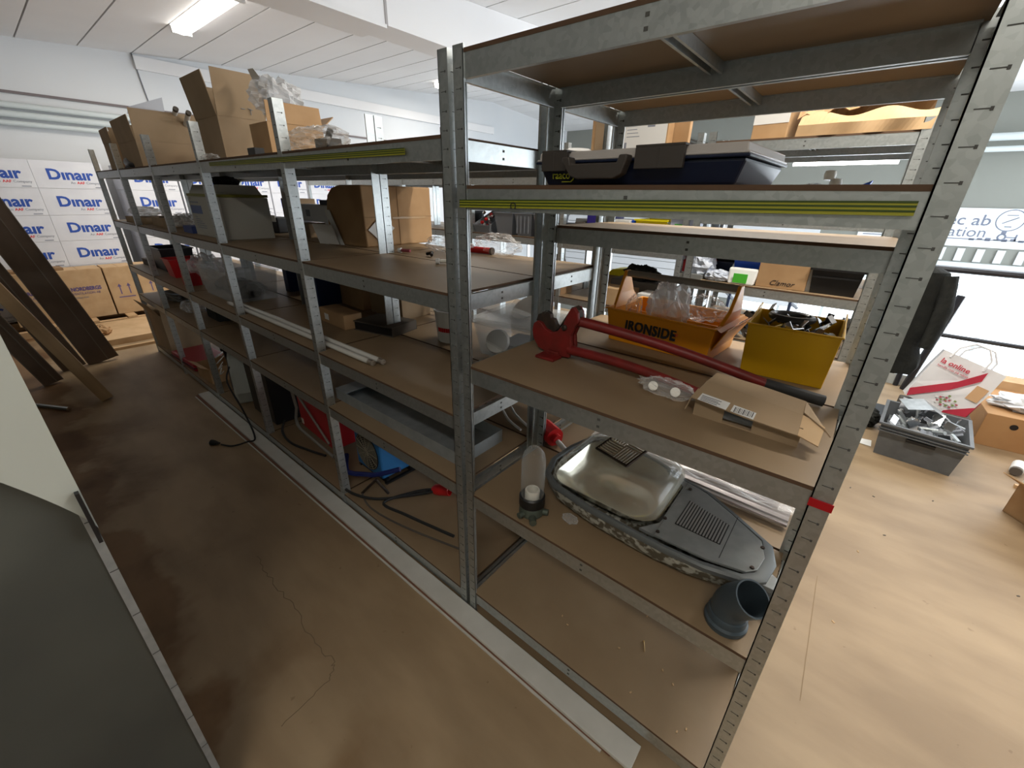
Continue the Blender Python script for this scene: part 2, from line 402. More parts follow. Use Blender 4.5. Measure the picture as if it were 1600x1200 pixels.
# the ceiling: long lacquered panels with recessed joints
ce = MB()
ce.add([(XL, YN, czr(YN)+.03), (XR, YN, czr(YN)+.03), (XR, 8.9, czr(8.9)+.03), (XL, 8.9, czr(8.9)+.03), (XR, YF, czr(YF)+.03), (XL, YF, czr(YF)+.03)], [(0, 1, 2, 3), (3, 2, 4, 5)])
ceil = struct(ce, 'ceiling', GAPM)
ys = [-2.7, -2.15, -1.59, -1.02, -.45, .12, .69, 1.26, 1.83, 2.40, 2.99, 3.47, 4.03, 4.58, 5.14, 5.68, 6.22, 6.78, 7.32, 7.88, 8.42, 8.9, 9.5, 10.1, 10.7, 11.3, 11.9, 12.6]
for a, b_ in zip(ys[:-1], ys[1:]):
    for x0, x1 in ((XL, -3.32), (-3.30, XR)):
        g = 0.008; z0, z1 = czr(a), czr(b_)
        q = MB().add([(x0, a+g, z0), (x1, a+g, z0), (x1, b_-g, z1), (x0, b_-g, z1), (x0, a+g, z0+.03), (x1, a+g, z0+.03), (x1, b_-g, z1+.03), (x0, b_-g, z1+.03)],
                     [(0, 3, 2, 1), (4, 5, 6, 7), (0, 1, 5, 4), (1, 2, 6, 5), (2, 3, 7, 6), (3, 0, 4, 7)])
        q.build('ceiling_panel', CEILM, ceil)
# boxed-in ceiling beam across the room
bm = struct(MB().prism([(YN, 3.1), (8.9, 3.1), (8.9, czr(8.9)-.002), (YN, czr(YN)-.002)], -3.47, -3.10, 'x'), 'beam_1', CEILM)
MB().box(-3.476, -3.094, 2.10, 2.125, 3.094, 3.36).build('joint_strip', mat('joint_grey', (0.40, 0.38, 0.37), 0.8), bm)  # thin grey strip over the seam in the cladding
MB().prism([(YN, 3.07), (2.1, 3.07), (2.1, 3.1), (YN, 3.1)], -3.49, -3.08, 'x').build('cladding_board', CEILM, bm)
# service rails and pipes of the left wall
struct(MB().box(XL, XL+.03, YN, 8.0, 2.735, 2.748).box(XL, XL+.02, YN, 8.0, 2.748, 2.765), 'trim_1', mat('dark_trim', (0.20, 0.17, 0.17), 0.7))
p = MB().tube([(XL+.07, YN, 2.60), (XL+.07, 3.0, 2.60)], .035, 10).tube([(XL+.07, YN, 2.50), (XL+.07, 3.0, 2.50)], .04, 10).tube([(XL+.09, YN, 2.40), (XL+.09, 3.0, 2.40)], .03, 10)
tag(p.build('wall_pipes', PIPEW, smooth=True), 'pale horizontal pipe run high on the left wall above the white cartons', 'pipes')
struct(MB().box(XL, XL+.05, 1.26, 8.9, 3.24, 3.40), 'trim_2', CEILM)
tag(MB().tube([(XL+.012, 1.26, 3.44), (XL+.012, 1.28, 3.1), (XL+.012, 1.30, 2.86)], .008, 6).build('wall_cable', GREYP), 'thin grey cable running down the white left wall from the ceiling', 'cable')

# ---- far wall of the hall behind the mezzanine edge
fw = struct(MB().box(XL, -1.6, YF, YF+.2, -3, 4.0).box(-1.6, XR, YF, YF+.2, 0.52, 4.0), 'wall_far', GREYW)
gate = struct(MB().box(-1.6, XR, YF+.06, YF+.09, -3, .52), 'window_1', WINE)
for k in range(9): MB().box(-1.6+k*.98, -1.54+k*.98, YF+.0, YF+.05, -3, .52).build('window_frame', PIPEW, gate)
for z in (.42, .05, -.55, -1.2): MB().box(-1.6, XR, YF-.02, YF+.03, z, z+.06).build('window_frame', PIPEW, gate)
for k in range(11):                                                   # white siding boards beside the gate
    MB().box(-7.6, -.15, YF-.05, YF-.004, -.9+k*.21, -.9+k*.21+.195).build('siding_board', WALLM, fw)
for k in range(12): MB().box(.3+k*.30, .42+k*.30, YF-.04, YF-.002, .60, .86).build('wall_slat', WALLM, fw)
struct(MB().box(-.1, XR, YF-.16, YF-.001, .49, .58), 'trim_3', PIPEW)
for i, (z, r) in enumerate(((2.93, .07), (2.72, .05))):
    tag(MB().tube([(.8, YF-.3, z), (XR, YF-.3, z)], r, 10).build('ceiling_pipe', PIPEW, smooth=True),
        ['thick upper pale pipe along the top of the far wall', 'thinner lower pale pipe along the top of the far wall'][i], 'pipe', 'pale pipes on the far wall')
for i, (z, x0) in enumerate(((.10, 1.9), (-.62, 1.6))):
    o = MB().tube([(x0, YF-.5, z), (XR, YF-.5, z)], .035+.02*i, 10).build('gate_pipe', PIPEW, smooth=True)
    tag(o, ['thin pale pipe crossing the bright gate just below its lintel', 'thick pale pipe crossing the bright gate behind the railing'][i], 'pipe', 'pipes before the bright gate')
# banner of the ventilation firm on the far wall
bn = thing('banner', 'white company banner with a gauge drawing on the far wall', 'banner', (0, YF-.02, 0))
MB().box(.6, 3.95, -.012, 0, .90, 1.66).build('cloth', mat('banner_white', (0.82, 0.86, 0.88), 0.5), bn)
BG = mat('banner_grey', (0.17, 0.19, 0.25), 0.6)
text('ventec ab', .30, BG, bn, (1.50, -.016, 1.33), bold=.002, sx=1.05)
text('ventilation', .285, BG, bn, (1.50, -.016, 1.10), sx=1.02)
text('ventec.se', .10, BG, bn, (1.62, -.016, .95))
MB().box(.7, 2.5, -.018, -.013, 1.045, 1.062).build('printed_line', BG, bn)
g = MB().tube([(2.98+.20*math.cos(a*PI/16), -.018, 1.44+.20*math.sin(a*PI/16)) for a in range(32)], .008, 6, closed=True)
g.tube([(2.88, -.018, 1.38), (3.08, -.018, 1.50)], .009, 6)
g.box(2.90, 3.06, -.02, -.013, 1.53, 1.545).box(2.93, 3.03, -.02, -.013, 1.31, 1.33)
g.build('gauge_drawing', BG, bn)
g = MB().box(2.93, 3.0, -.02, -.013, 1.18, 1.235).tube([(2.96+.055*math.cos(a*PI/8), -.018, 1.12+.055*math.sin(a*PI/8)) for a in range(16)], .014, 6, closed=True)
g.box(3.0, 3.16, -.02, -.013, 1.11, 1.13).box(3.15, 3.175, -.02, -.013, 1.06, 1.18)
for k in range(7): g.box(2.5+k*.12, 2.58+k*.12, -.02, -.013, 1.03+(k % 2)*.015, 1.07+(k % 3)*.012)
g.box(2.5, 3.3, -.02, -.013, 1.045, 1.058)
g.build('valve_drawing', BG, bn)
# railing at the edge of the mezzanine
rl = thing('railing', 'black steel railing at the edge of the mezzanine', 'railing', (0, 4.6, 0))
for z, r in ((1.13, .028), (.545, .02)):
    MB().tube([(.9, 0, z+.03), (XR-.05, 0, z-.02)], r, 8).build('rail', RAIL, rl, smooth=True)
for x in (1.0, 1.50, 3.1, 4.6, 6.1): MB().tube([(x, 0, 0), (x, 0, 1.13)], .022, 8).build('post', RAIL, rl, smooth=True)
MB().box(.9, XR-.05, .02, .05, 0, .11).build('toe_board', PIPEW, rl)
tag(MB().tube([(1.66, 4.50, .95), (1.56, 4.52, .0)], .03, 8).build('leaning_bar', RAIL, smooth=True), 'black bar leaning against the railing behind the paper bag', 'bar')
tag(MB().tube([(2.05, 4.3, .10), (3.6, 4.5, .42)], .025, 8).build('grey_tube', GREYP, smooth=True), 'grey tube lying slanted behind the brown carton at the railing', 'tube')
# stair rails down in the hall
for i, (x, y) in enumerate(((-1.9, 9.4), (-.75, 9.6))):
    t = thing('stair_rail', ['sloping stair handrail left of the other, in the hall behind the shelving', 'sloping stair handrail right of the other, in the hall behind the shelving'][i], 'handrail', (x, y, 0), group='stair rails')
    for dz in (0, -.25): MB().tube([(-.6, 0, .95+dz), (.85, 0, -.1+dz)], .03, 8).build('handrail', GREYP, t, smooth=True)
    for dx in (-.5, .7): MB().tube([(dx, 0, -3), (dx, 0, .9-(dx+.5)*.75)], .035, 8).build('post', NAVY, t, smooth=True)

# ---- ceiling lamps
for i, (x, y, z) in enumerate(LAMPS):
    t = thing('ceiling_lamp', ['glowing fluorescent ceiling lamp above the far end of the long shelf row', 'ceiling lamp above the open floor right of the camera', 'ceiling lamp above the floor behind the shelves',
              'ceiling lamp above the second shelf row', 'ceiling lamp in the far left corner of the room'][i], 'lamp', (x, y, z), group='fluorescent ceiling lamps')
    MB().box(-.80, .80, -.085, .085, .03, .085).build('housing', WHITEP, t, bevel=.01)
    d = MB(); n = 8
    pr = [(.10*math.cos(PI+PI*k/n), .035+.06*math.sin(PI+PI*k/n)) for k in range(n+1)]
    d.prism(pr, -.78, .78, 'x'); d.build('diffuser', LAMPE, t)
    MB().box(-.82, -.78, -.10, .10, -.02, .06).box(.78, .82, -.10, .10, -.02, .06).build('end_cap', WHITEP, t)
t = thing('hall_tube_lamp', 'long bright tube lamp far off under the hall ceiling', 'lamp', (.2, 8.6, 2.30))
for x_ in (-.6, .6): MB().tube([(x_, 0, .07), (x_, 0, 1.66)], .006, 6).build('suspension_rod', WHITEP, t)
MB().box(-.75, .72, -.04, .04, .035, .08).build('housing', WHITEP, t)
MB().tube([(-.72, 0, 0), (.70, 0, 0)], .032, 10).build('tube', LAMPE, t, smooth=True)

# ================================================================ shelving
_ms = {}
def slots_mesh(H, w, side):
    k = ('s', round(H, 3), w, side)
    if k not in _ms:
        b = MB(); z = .06
        while z < H-.02:
            if side == 'f': b.box(.26*w, .68*w, -.0008, .0, z, z+.0013).box(.68*w, .78*w, -.0008, .0, z-.002, z+.0028)
            else: b.box(w-.0, w+.0008, .012, .030, z, z+.0013).box(w, w+.0008, .028, .032, z-.002, z+.0028)
            z += .043
        me = bpy.data.meshes.new('slots'); me.from_pydata(b.v, [], b.f); me.materials.append(SLOT); _ms[k] = me
    return _ms[k]
def post(parent, x, y, H, w=.036, d=.042, corner='r', back=False):
    # L-profile: flange in the plane y (facing the aisle, or facing back) and a web at its corner side, lips on both
    k = ('p', round(H, 3), w, d, corner, back)
    if k not in _ms:
        t = .0025; b = MB(); c1 = .006
        if corner == 'r':
            b.box(0, w, 0, t, 0, H).box(w-t, w, t, d, 0, H).box(0, t, -.0, c1, 0, H).box(w-c1, w-t, d-t, d, 0, H)
        else:
            b.box(0, w, 0, t, 0, H).box(0, t, t, d, 0, H).box(w-t, w, 0, c1, 0, H).box(t, c1, d-t, d, 0, H)
        if back: b.v = [(v[0], -v[1], v[2]) for v in b.v]; b.f = [f[::-1] for f in b.f]
        me = bpy.data.meshes.new('post'); me.from_pydata(b.v, [], b.f); me.materials.append(STEEL); _ms[k] = me
    o = inst(_ms[k], 'post', parent, (x, y, 0))
    if not back:
        s = inst(slots_mesh(H, w, 'f'), 'slots', o); s['kind'] = 'stuff'
        if corner == 'r': s = inst(slots_mesh(H, w, 'r'), 'slots', o); s['kind'] = 'stuff'
    else:
        kk = ('bs', round(H, 3), w)
        if kk not in _ms:
            b = MB(); z = .06
            while z < H-.02: b.box(.3*w, .62*w, -.0039, -.0026, z, z+.0022).box(.62*w, .78*w, -.0039, -.0026, z-.003, z+.004); z += .043
            me = bpy.data.meshes.new('slots'); me.from_pydata(b.v, [], b.f); me.materials.append(SLOT); _ms[kk] = me
        s = inst(_ms[kk], 'slots', o); s['kind'] = 'stuff'
    return o
def beam_me(L, h=.052):
    k = ('b', round(L, 3), h)
    if k not in _ms:
        b = MB(); t = .002
        b.box(0, L, 0, t, -h, 0).box(0, L, t, .016, -t, 0).box(0, L, t, .012, -h, -h+t)
        b.box(L/2-.004, L/2+.004, -.001, 0, -h*.75, -h*.62, 1).box(L/2-.004, L/2+.004, -.001, 0, -h*.35, -h*.22, 1)
        me = bpy.data.meshes.new('beam'); me.from_pydata(b.v, [], b.f); me.materials.append(STEEL); me.materials.append(SLOT)
        for p, i in zip(me.polygons, b.m): p.material_index = i
        _ms[k] = me
    return _ms[k]
def board_me(L, D):
    k = ('d', round(L, 3), round(D, 3))
    if k not in _ms:
        b = MB().box(0, L, 0, D, -.009, 0)
        me = bpy.data.meshes.new('shelf_board'); me.from_pydata(b.v, [], b.f); me.materials.append(BOARD); me.materials.append(BOARDE)
        for i in (2, 3, 4, 5): me.polygons[i].material_index = 1
        _ms[k] = me
    return _ms[k]
def brace_me(D):
    k = ('c', round(D, 3))
    if k not in _ms:
        b = MB().box(-.016, .016, 0, D, -.002, 0).box(-.016, -.014, 0, D, -.022, 0).box(.014, .016, 0, D, -.022, 0).box(-.016, -.009, 0, D, -.024, -.022).box(.009, .016, 0, D, -.024, -.022)
        me = bpy.data.meshes.new('brace'); me.from_pydata(b.v, [], b.f); me.materials.append(STEEL); _ms[k] = me
    return _ms[k]
def shelving(label, bays, y0, y1, levels, H, group=None, rec=.004, postw=.036, corners=None, h=.052):
    """bays: list of (x0, x1) between the posts' outer edges."""
    u = thing('shelving_unit', label, 'shelving', (bays[0][0], y0, 0), group=group)
    ox = bays[0][0]
    xs = []
    for i, (a, b_) in enumerate(bays):
        if i == 0: xs.append((a, 'l'))
        if i < len(bays)-1: xs.append((b_-postw*.5, 'r'))
        else: xs.append((b_-postw, 'r'))
    for x, c in xs:
        post(u, x-ox, 0, H, w=postw, corner=c)
        post(u, x-ox, y1-y0, H, w=postw, corner=c, back=True)
    for i, (a, b_) in enumerate(bays):
        p0 = a+(postw if i == 0 else postw*.5); p1 = b_-(postw*.5 if i < len(bays)-1 else postw)
        L = p1-p0+.004
        for z in levels:
            inst(beam_me(L, h), 'beam', u, (p0-.002-ox, rec, z-.009))
            inst(beam_me(L, h), 'beam', u, (p1+.002-ox, y1-y0-rec, z-.009), (0, 0, PI))
            inst(board_me(L+.02, y1-y0-.006), 'shelf_board', u, (p0-.012-ox, .003, z))
            inst(brace_me(y1-y0-.03), 'brace', u, ((p0+p1)/2-ox, .015, z-.0095))
    for z in levels:                                                    # end beams
        inst(beam_me(y1-y0-.05, h), 'beam', u, (bays[-1][1]-.004-ox, .025, z-.009), (0, 0, PI/2))
        inst(beam_me(y1-y0-.05, h), 'beam', u, (.004, y1-y0-.025, z-.009), (0, 0, -PI/2))
    return u
Z1, Z2, Z3, Z4, Z5 = .130, .651, .1167*10, 1.693, 1.991
LA, LB, LC, LD, LE = 1.817, 1.388, .957, .660, .094
U1 = shelving('nearest galvanised shelving bay holding the yellow toolbox and the street lamp head', [(-.008, .992)], 0, .447, [Z1, Z2, Z3, Z4, Z5], 2.0, 'galvanised shelving units')
XB = [(-4.96, -4.00), (-4.00, -3.02), (-3.02, -2.04), (-2.04, -1.04), (-1.04, -.028)]
U2 = shelving('long galvanised shelving run along the aisle with carton boxes on top', XB, 0, .447, [LA, LB, LC, LD, LE], 2.0, 'galvanised shelving units')
U3 = shelving('galvanised shelving bay back to back behind the yellow toolbox', [(-.008, .992)], .452, .90, [Z1, Z2, Z3, 1.578, Z5], 2.0, 'galvanised shelving units')
U4 = shelving('long galvanised shelving run back to back behind the aisle run, with the rounded carton', XB, .452, .90, [LA, LB, LC, LD, LE], 2.0, 'galvanised shelving units')
XC = [(-5.0, -4.0), (-4.0, -3.0), (-3.0, -2.0), (-2.0, -1.0), (-1.0, -.03)]
U5 = shelving('sunlit galvanised shelving bay of the second row with the black crate and marked carton', [(-.0, .99)], 2.05, 2.50, [.10, .50, .86, 1.195, 1.60, Z5], 2.04, 'galvanised shelving units', postw=.045)
U6 = shelving('long galvanised run of the second row, carrying the grey bins', XC, 2.05, 2.50, [.10, .50, .925, 1.367, 1.825], 2.04, 'galvanised shelving units')
U7 = shelving('galvanised shelving bay at the back of the second row under the crumpled brown paper', [(-.0, .99)], 2.505, 2.95, [.10, .50, .86, 1.195, 1.60, Z5], 2.04, 'galvanised shelving units')
U8 = shelving('long galvanised run at the back of the second row before the hall', XC, 2.505, 2.95, [.10, .50, .925, 1.367, 1.825], 2.04, 'galvanised shelving units')

# lime tape with dark lines along shelf fronts
def lime_tape(parent, x0, x1, y, z, wd=.021, label=None, sag=0.0):
    t = MB(); N = 24; rows = [[(x0+(x1-x0)*i/N, y, z-wd/2+sag*i/N), (x0+(x1-x0)*i/N, y, z+wd/2+sag*i/N)] for i in range(N+1)]
    t.sheet(rows, .0012); o = t.build('lime_tape', TAPEY, parent)
    l = MB()
    for dz in (-wd*.18, wd*.16, wd*.47): l.sheet([[(a[0][0], y-.0009, a[0][2]+wd/2+dz-.0015), (a[0][0], y-.0009, a[0][2]+wd/2+dz+.0015)] for a in rows], .0005)
    l.build('tape_line', TAPEG, o)
    return o
tp = lime_tape(U1, .012, .955, -.0022, 1.647, wd=.019, sag=.014)
for x in (.205,):
    MB().tube([(x+.008*math.cos(R(a)), -.0045, 1.646+.007*math.sin(R(a))) for a in range(-50, 231, 20)], .0011, 6).box(x-.010, x-.004, -.005, -.004, 1.6395, 1.6415).box(x+.004, x+.010, -.005, -.004, 1.6395, 1.6415).build('omega_mark', BLACKINK, tp)
lime_tape(U2, -1.86+4.96, -.222+4.96, 0, LA-.024, wd=.017, sag=-.010)
bpy.data.objects['lime_tape.001'].location = (-.0, -.0022, 0)
MB().box(0, .0392, -.0032, -.0012, 1.128, 1.146).build('red_tape', REDT, U1, loc=(.963, 0, 0))
# ================================================================ nearest bay
def path_box(mb, rows, th): return mb.sheet(rows, th)
# --- raaco assortment case on the tape shelf
t = thing('assortment_case', 'flat navy assortment case with clear lid, brown latches and handle on the tape shelf', 'case', (.475, .185, Z4), R(-2))
MB().taper(.215, .135, .232, .15, 0, .045, 0).build('base', NAVY, t, bevel=.006)
MB().box(-.238, .238, -.156, .156, .0455, .051).build('rim', NAVY, t, bevel=.002)
LID = mat('case_lid', (0.50, 0.46, 0.43), 0.3, 0, alpha=0.9)
MB().taper(.232, .15, .230, .148, .051, .070, 0).box(-.236, .236, -.154, .154, .0512, .0555).build('lid', LID, t, bevel=.004)
for x0, x1 in ((-.212, -.142), (.025, .125)):
    MB().box(x0, x1, -.166, -.156, .030, .068).box(x0, x1, -.166, -.10, .068, .0725).box((x0+x1)/2-.0012, (x0+x1)/2+.0012, -.1675, -.166, .032, .068).build('latch', BROWNP, t, bevel=.002)
h = MB(); h.prism([(-.140, .046), (-.118, .018), (-.10, .012), (-.01, .012), (.008, .02), (.018, .046), (.018, .056), (.0, .056), (-.004, .042), (-.118, .042), (-.122, .056), (-.140, .056)], -.186, -.160, 'y')
h.build('handle', BROWNP, t, bevel=.003)
LIME = mat('lime_print', (0.42, 0.44, 0.02), 0.5)
text('raaco', .024, LIME, t, (-.192, -.1475, .0145), bold=0, sx=.95, rot=(R(97), 0, 0))
MB().prism([(-.196, .036), (-.190, .040), (-.165, .040), (-.165, .0385), (-.188, .0385), (-.193, .030)], -.1500, -.1475, 'y').prism([(-.166, .0075), (-.140, .0075), (-.1335, .012), (-.132, .020), (-.134, .020), (-.136, .0135), (-.142, .0092), (-.166, .0092)], -.1450, -.1425, 'y').build('logo_swoosh', LIME, t)

# --- IRONSIDE toolbox
t = thing('tool_box', 'orange-yellow open tool carrier lettered IRONSIDE with a grey bar handle', 'toolbox', (.413, .690, Z3), R(-4.4))
b = MB(); bin_mesh(b, .400, .275, .120, th=.004, flare=.93, lip=.006)
b.build('tray', ORG, t, bevel=.004)
MB().box(-.186, .186, -.002, .002, .01, .10).box(.07, .074, -.125, .125, .01, .09).build('divider', ORG, t)
for sx in (-1, 1):
    w0 = MB().add([(sx*.198, -.075, .112), (sx*.198, .075, .112), (sx*.222, .14, .116), (sx*.222, -.14, .116), (sx*.205, -.135, .124), (sx*.205, .135, .124)], [(0, 1, 2, 3), (3, 2, 5, 4)])
    w0.sheet([[(sx*.196, -.10, .112), (sx*.196, .10, .112)], [(sx*.207, -.055, .165), (sx*.207, .055, .165)], [(sx*.209, -.020, .235), (sx*.209, .020, .235)], [(sx*.209, -.016, .248), (sx*.209, .016, .248)]], .012)
    w0.build('handle_upright', ORG, t, bevel=.003)
MB().tube([(-.205, 0, .236), (.205, 0, .236)], .0125, 14).build('handle_bar', mat('handle_grey', (0.22, 0.20, 0.17), 0.4), t, smooth=True)
MB().sheet([[(.185, -.10, .03), (.185, .10, .03)], [(.235, -.13, .125), (.235, .13, .125)]], .003).build('side_lip', ORG, t)
MB().box(.178, .186, -.006, .006, .0, .11).build('rib', ORG, t)
text('IRONSIDE', .052, BLACKINK, t, (-.118, -.1376, .056), rot=(R(85), 0, 0), bold=.0024, sx=.80, space=1.08)
text('®', .015, REDINK, t, (.075, -.1395, .072), rot=(R(85), 0, 0))
# contents of the tool carrier
o = MB()
for k in range(12): o.tube([(-.03+k*.012, .035+.004*(k % 3), .062+.006*(k % 2)), (.085+k*.004, .045+.012*(k % 4), .066)], .0022, 6)
TB = t.matrix_basis.copy(); LOC = lambda x, y, z: tuple(TB @ Vector((x, y, z)))
def at(px, py, pz, base=(.413, .690, Z3), rz=R(-4.4)):
    c, s_ = math.cos(rz), math.sin(rz); return (base[0]+px*c-py*s_, base[1]+px*s_+py*c, base[2]+pz)
for k in range(9):
    s0 = MB().tube([(0, 0, 0), (.075, 0, 0)], .0024, 6).tube([(-.004, 0, 0), (0, 0, 0)], .005, 8)
    s0 = s0.build('steel_bolt', CHROME, loc=at(.055+.004*(k % 3), -.105+.022*k*.6, .058+.006*(k//3)), rot=(0, 0, R(-12+7*(k % 4))))
    tag(s0, 'thin steel bolt in the tool carrier, %s row, %s layer of the pile' % (['front', 'middle', 'rear'][k % 3], ['bottom', 'middle', 'top'][k//3]), 'bolt', 'bolts in the tool carrier')
tag(MB().box(-.05, .05, -.045, .045, 0, .05).build('grey_part_box', GREYP, loc=at(.13, -.06, .005), bevel=.003), 'grey box under the bolts in the orange tool carrier', 'box')
bag('plastic_bag', 'tall milky plastic bag standing in the middle of the orange tool carrier', 'bag', at(-.015, -.02, .12), (.085, .07, .12), 3, BAGW, .3)
bag('plastic_bag', 'clear plastic bag at the right end of the orange tool carrier under its handle', 'bag', at(.095, .03, .145), (.085, .07, .055), 5, BAG, .3)
bag('plastic_bag', 'small knotted clear bag at the left end of the orange tool carrier', 'bag', at(-.135, -.05, .115), (.035, .03, .06), 8, BAG, .35)
bag('plastic_bag', 'milky bag at the back of the orange tool carrier behind the bar', 'bag', at(-.07, .07, .13), (.06, .04, .10), 11, BAGW, .3)

# --- yellow bin
def where(x, y, e):
    a = 'front' if y < -e else ('back' if y > e else 'middle'); b_ = 'left' if x < -e else ('right' if x > e else 'centre')
    return a+' '+b_
def tilt(z, e): return 'lying low' if z < -e else ('lying on top' if z > e else 'half buried')
t = thing('storage_bin', 'deep yellow plastic storage bin full of clamps and chrome bits', 'bin', (.802, .672, Z3), R(2))
b = MB(); bin_mesh(b, .236, .235, .158, th=.003, flare=.93, lip=.005); b.build('tub', YEL, t, bevel=.006)
for sx in (-1, 1): MB().prism([(-.10, .160), (.112, .160), (.112, .185), (.06, .185)], sx*.118-.002, sx*.118+.002, 'x').build('side_wing', YEL, t, bevel=.001)
MB().box(.0, .003, -.1215, -.1175, .148, .156).build('moulding_mark', YEL, t)
bb = (.802, .672, Z3)
tag(MB().tube([(.055*math.cos(a*PI/12), .045*math.sin(a*PI/12), 0) for a in range(24)], .011, 8, closed=True).build('hose_clamp', mat('dark_band', (.06, .06, .06), .35, .6), loc=(bb[0]-.02, bb[1]+.02, bb[2]+.168), smooth=True), 'round dark hose clamp ring lying on the yellow bin contents', 'clamp')
random.seed(4)
for k in range(30):
    x = bb[0]+random.uniform(-.085, .09); y = bb[1]+random.uniform(-.085, .085); z = bb[2]+random.uniform(.125, .160)
    L_ = random.uniform(.03, .06); o = MB().box(-L_/2, L_/2, -.009, .009, -.0012, .0012)
    if k % 2: o.box(-L_/2, -L_/2+.0024, -.009, .009, 0, .025)
    o = o.build('bracket', CHROME if k % 3 else BLACK, loc=(x, y, z), rot=(random.uniform(-.8, .8), random.uniform(-.8, .8), random.uniform(0, 3)))
    tag(o, '%s %s bracket at the %s of the yellow bin, %s' % ('bright' if k % 3 else 'black', 'angled' if k % 2 else 'flat', where(x-bb[0], y-bb[1], .03), tilt(z-bb[2]-.14, .01)), 'bracket', 'brackets in the yellow bin')
for k in range(14):
    x = bb[0]+random.uniform(-.09, .09); y = bb[1]+random.uniform(-.09, .09)
    o = MB().tube([(0, 0, 0), (0, 0, .03)], .012, 10).build('pipe_fitting', BLACK if k % 2 else CHROME, loc=(x, y, bb[2]+random.uniform(.105, .135)), rot=(random.uniform(0, 2), random.uniform(0, 2), 0), smooth=True)
    tag(o, '%s cylindrical fitting at the %s of the yellow bin' % ('black' if k % 2 else 'bright', where(x-bb[0], y-bb[1], .03)), 'fitting', 'fittings in the yellow bin')
MB().box(-.10, .10, -.10, .10, .08, .10).build('contents_fill', BLACK, bpy.data.objects['storage_bin'])['kind'] = 'stuff'

# --- red bolt cutter
t = thing('bolt_cutter', 'old red long-armed bar cutter with black jaw and black grips', 'cutter', (0, .285, Z3))
hd = MB(); jaw = []
# cheek plate outline in the x-z plane
out = [(.075, .075), (.082, .045), (.105, .005+.012), (.140, -.0+.008), (.205, -.0+.006), (.232, .008), (.238, .045), (.232, .085), (.245, .118), (.258, .135), (.252, .165), (.238, .182), (.224, .176), (.212, .150), (.200, .118), (.180, .092), (.155, .082), (.130, .090), (.112, .108), (.095, .112), (.080, .100)]
hd.prism(out, -.022, -.006, 'y'); hd.prism([(x, z) for x, z in out[:12]+[(.21, .12), (.18, .085), (.155, .07), (.11, .09), (.09, .09)]], .006, .022, 'y')
hd.build('jaw_housing', REDP, t, bevel=.003)
jw = MB(); jp = [(.082, .108), (.090, .132), (.102, .128), (.106, .142), (.118, .138), (.124, .146), (.138, .140), (.142, .126), (.156, .124), (.164, .108), (.176, .098), (.160, .080), (.13, .088), (.11, .106)]
jw.prism(jp, -.010, .010, 'y').build('toothed_jaw', IRON, t, bevel=.001)
MB().prism([(.176, .100), (.222, .178), (.236, .184), (.250, .172), (.256, .150), (.236, .128), (.222, .140), (.206, .134)], -.012, .012, 'y').build('moving_jaw', IRON, t, bevel=.002)
MB().lathe([(0, 0), (.010, 0), (.010, .006), (.006, .010), (0, .010)], 10, 0, T(.208, -.022, .110, 0, R(90))).build('pivot_bolt', IRON, t)
def arm(p0, p1, w0, w1, name):
    p0 = Vector(p0); p1 = Vector(p1); d = (p1-p0); n = 9; pts = []
    for k in range(n): pts.append(p0+d*k/(n-1)+Vector((0, 0, .012*math.sin(PI*k/(n-1)))))
    q = MB().tube(pts, 1, 10, taper=[w0+(w1-w0)*k/(n-1) for k in range(n)]); o = q.build(name, REDP, t, smooth=True); return o
arm((.235, .0, .135), (.800, .115, .035), .017, .014, 'upper_arm')
arm((.225, -.010, .034), (.690, -.045, .020), .017, .013, 'lower_arm')
MB().tube([(.79, .113, .037), (.930, .142, .018)], .0155, 12).build('grip', RUBBER, t, smooth=True)
MB().tube([(.685, -.045, .02), (.80, -.054, .014)], .0145, 12).build('grip', RUBBER, t, smooth=True)
MB().box(.130, .205, -.075, -.02, .0, .010, 0).box(.145, .195, -.030, .03, .0, .02).build('foot_plate', REDP, t, bevel=.003)

# --- torn cardboard box with labels
t = thing('torn_carton', 'torn open brown carton with white barcode labels beside the red cutter arms', 'box', (.795, .205, Z3), R(-1.5))
CT = CARDD
MB().box(-.115, .115, -.055, .045, 0, .003).box(-.115, .115, .042, .045, 0, .062).box(-.115, -.112, -.055, .045, 0, .05).build('tray', CT, t)
MB().sheet([[(-.115, -.055, 0), (-.115, -.057, .048)], [(-.045, -.055, 0), (-.045, -.057, .050)]], .003).build('front_flap', CT, t)
MB().sheet([[(.02, -.055, 0), (.02, -.060, .045)], [(.115, -.055, 0), (.115, -.057, .050)]], .003).build('front_wall', CT, t)
MB().sheet([[(-.122, -.075, .052), (-.110, -.01, .079), (-.104, .05, .085)], [(0, -.085, .046), (0, -.012, .071), (0, .05, .080)], [(.11, -.082, .040), (.105, -.015, .062), (.10, .045, .072)]], .003).build('lid', CT, t)
MB().sheet([[(.110, -.080, .040), (.105, -.015, .062)], [(.150, -.083, .030), (.150, -.025, .052)]], .0025).build('end_flap', CARDL, t)
MB().sheet([[(.105, -.010, .066), (.10, .045, .072)], [(.150, -.035, .052), (.165, -.030, .035)]], .0025).build('end_flap', CT, t)
MB().sheet([[(-.122, -.075, .052), (-.118, -.04, .066)], [(-.130, -.078, .018), (-.132, -.04, .028)]], .0025).build('end_flap', CT, t)
MB().sheet([[(-.106, -.078, .0505), (-.103, -.055, .060)], [(-.038, -.083, .0470), (-.036, -.060, .0575)]], .0008, M=T(0, -.001, .0035)).build('label', WHITE, t)
MB().sheet([[(-.028, -.082, .0470), (-.027, -.062, .0560)], [(.022, -.084, .0440), (.022, -.064, .0530)]], .0008, M=T(0, -.001, .0035)).build('label', WHITE, t)
q = MB()
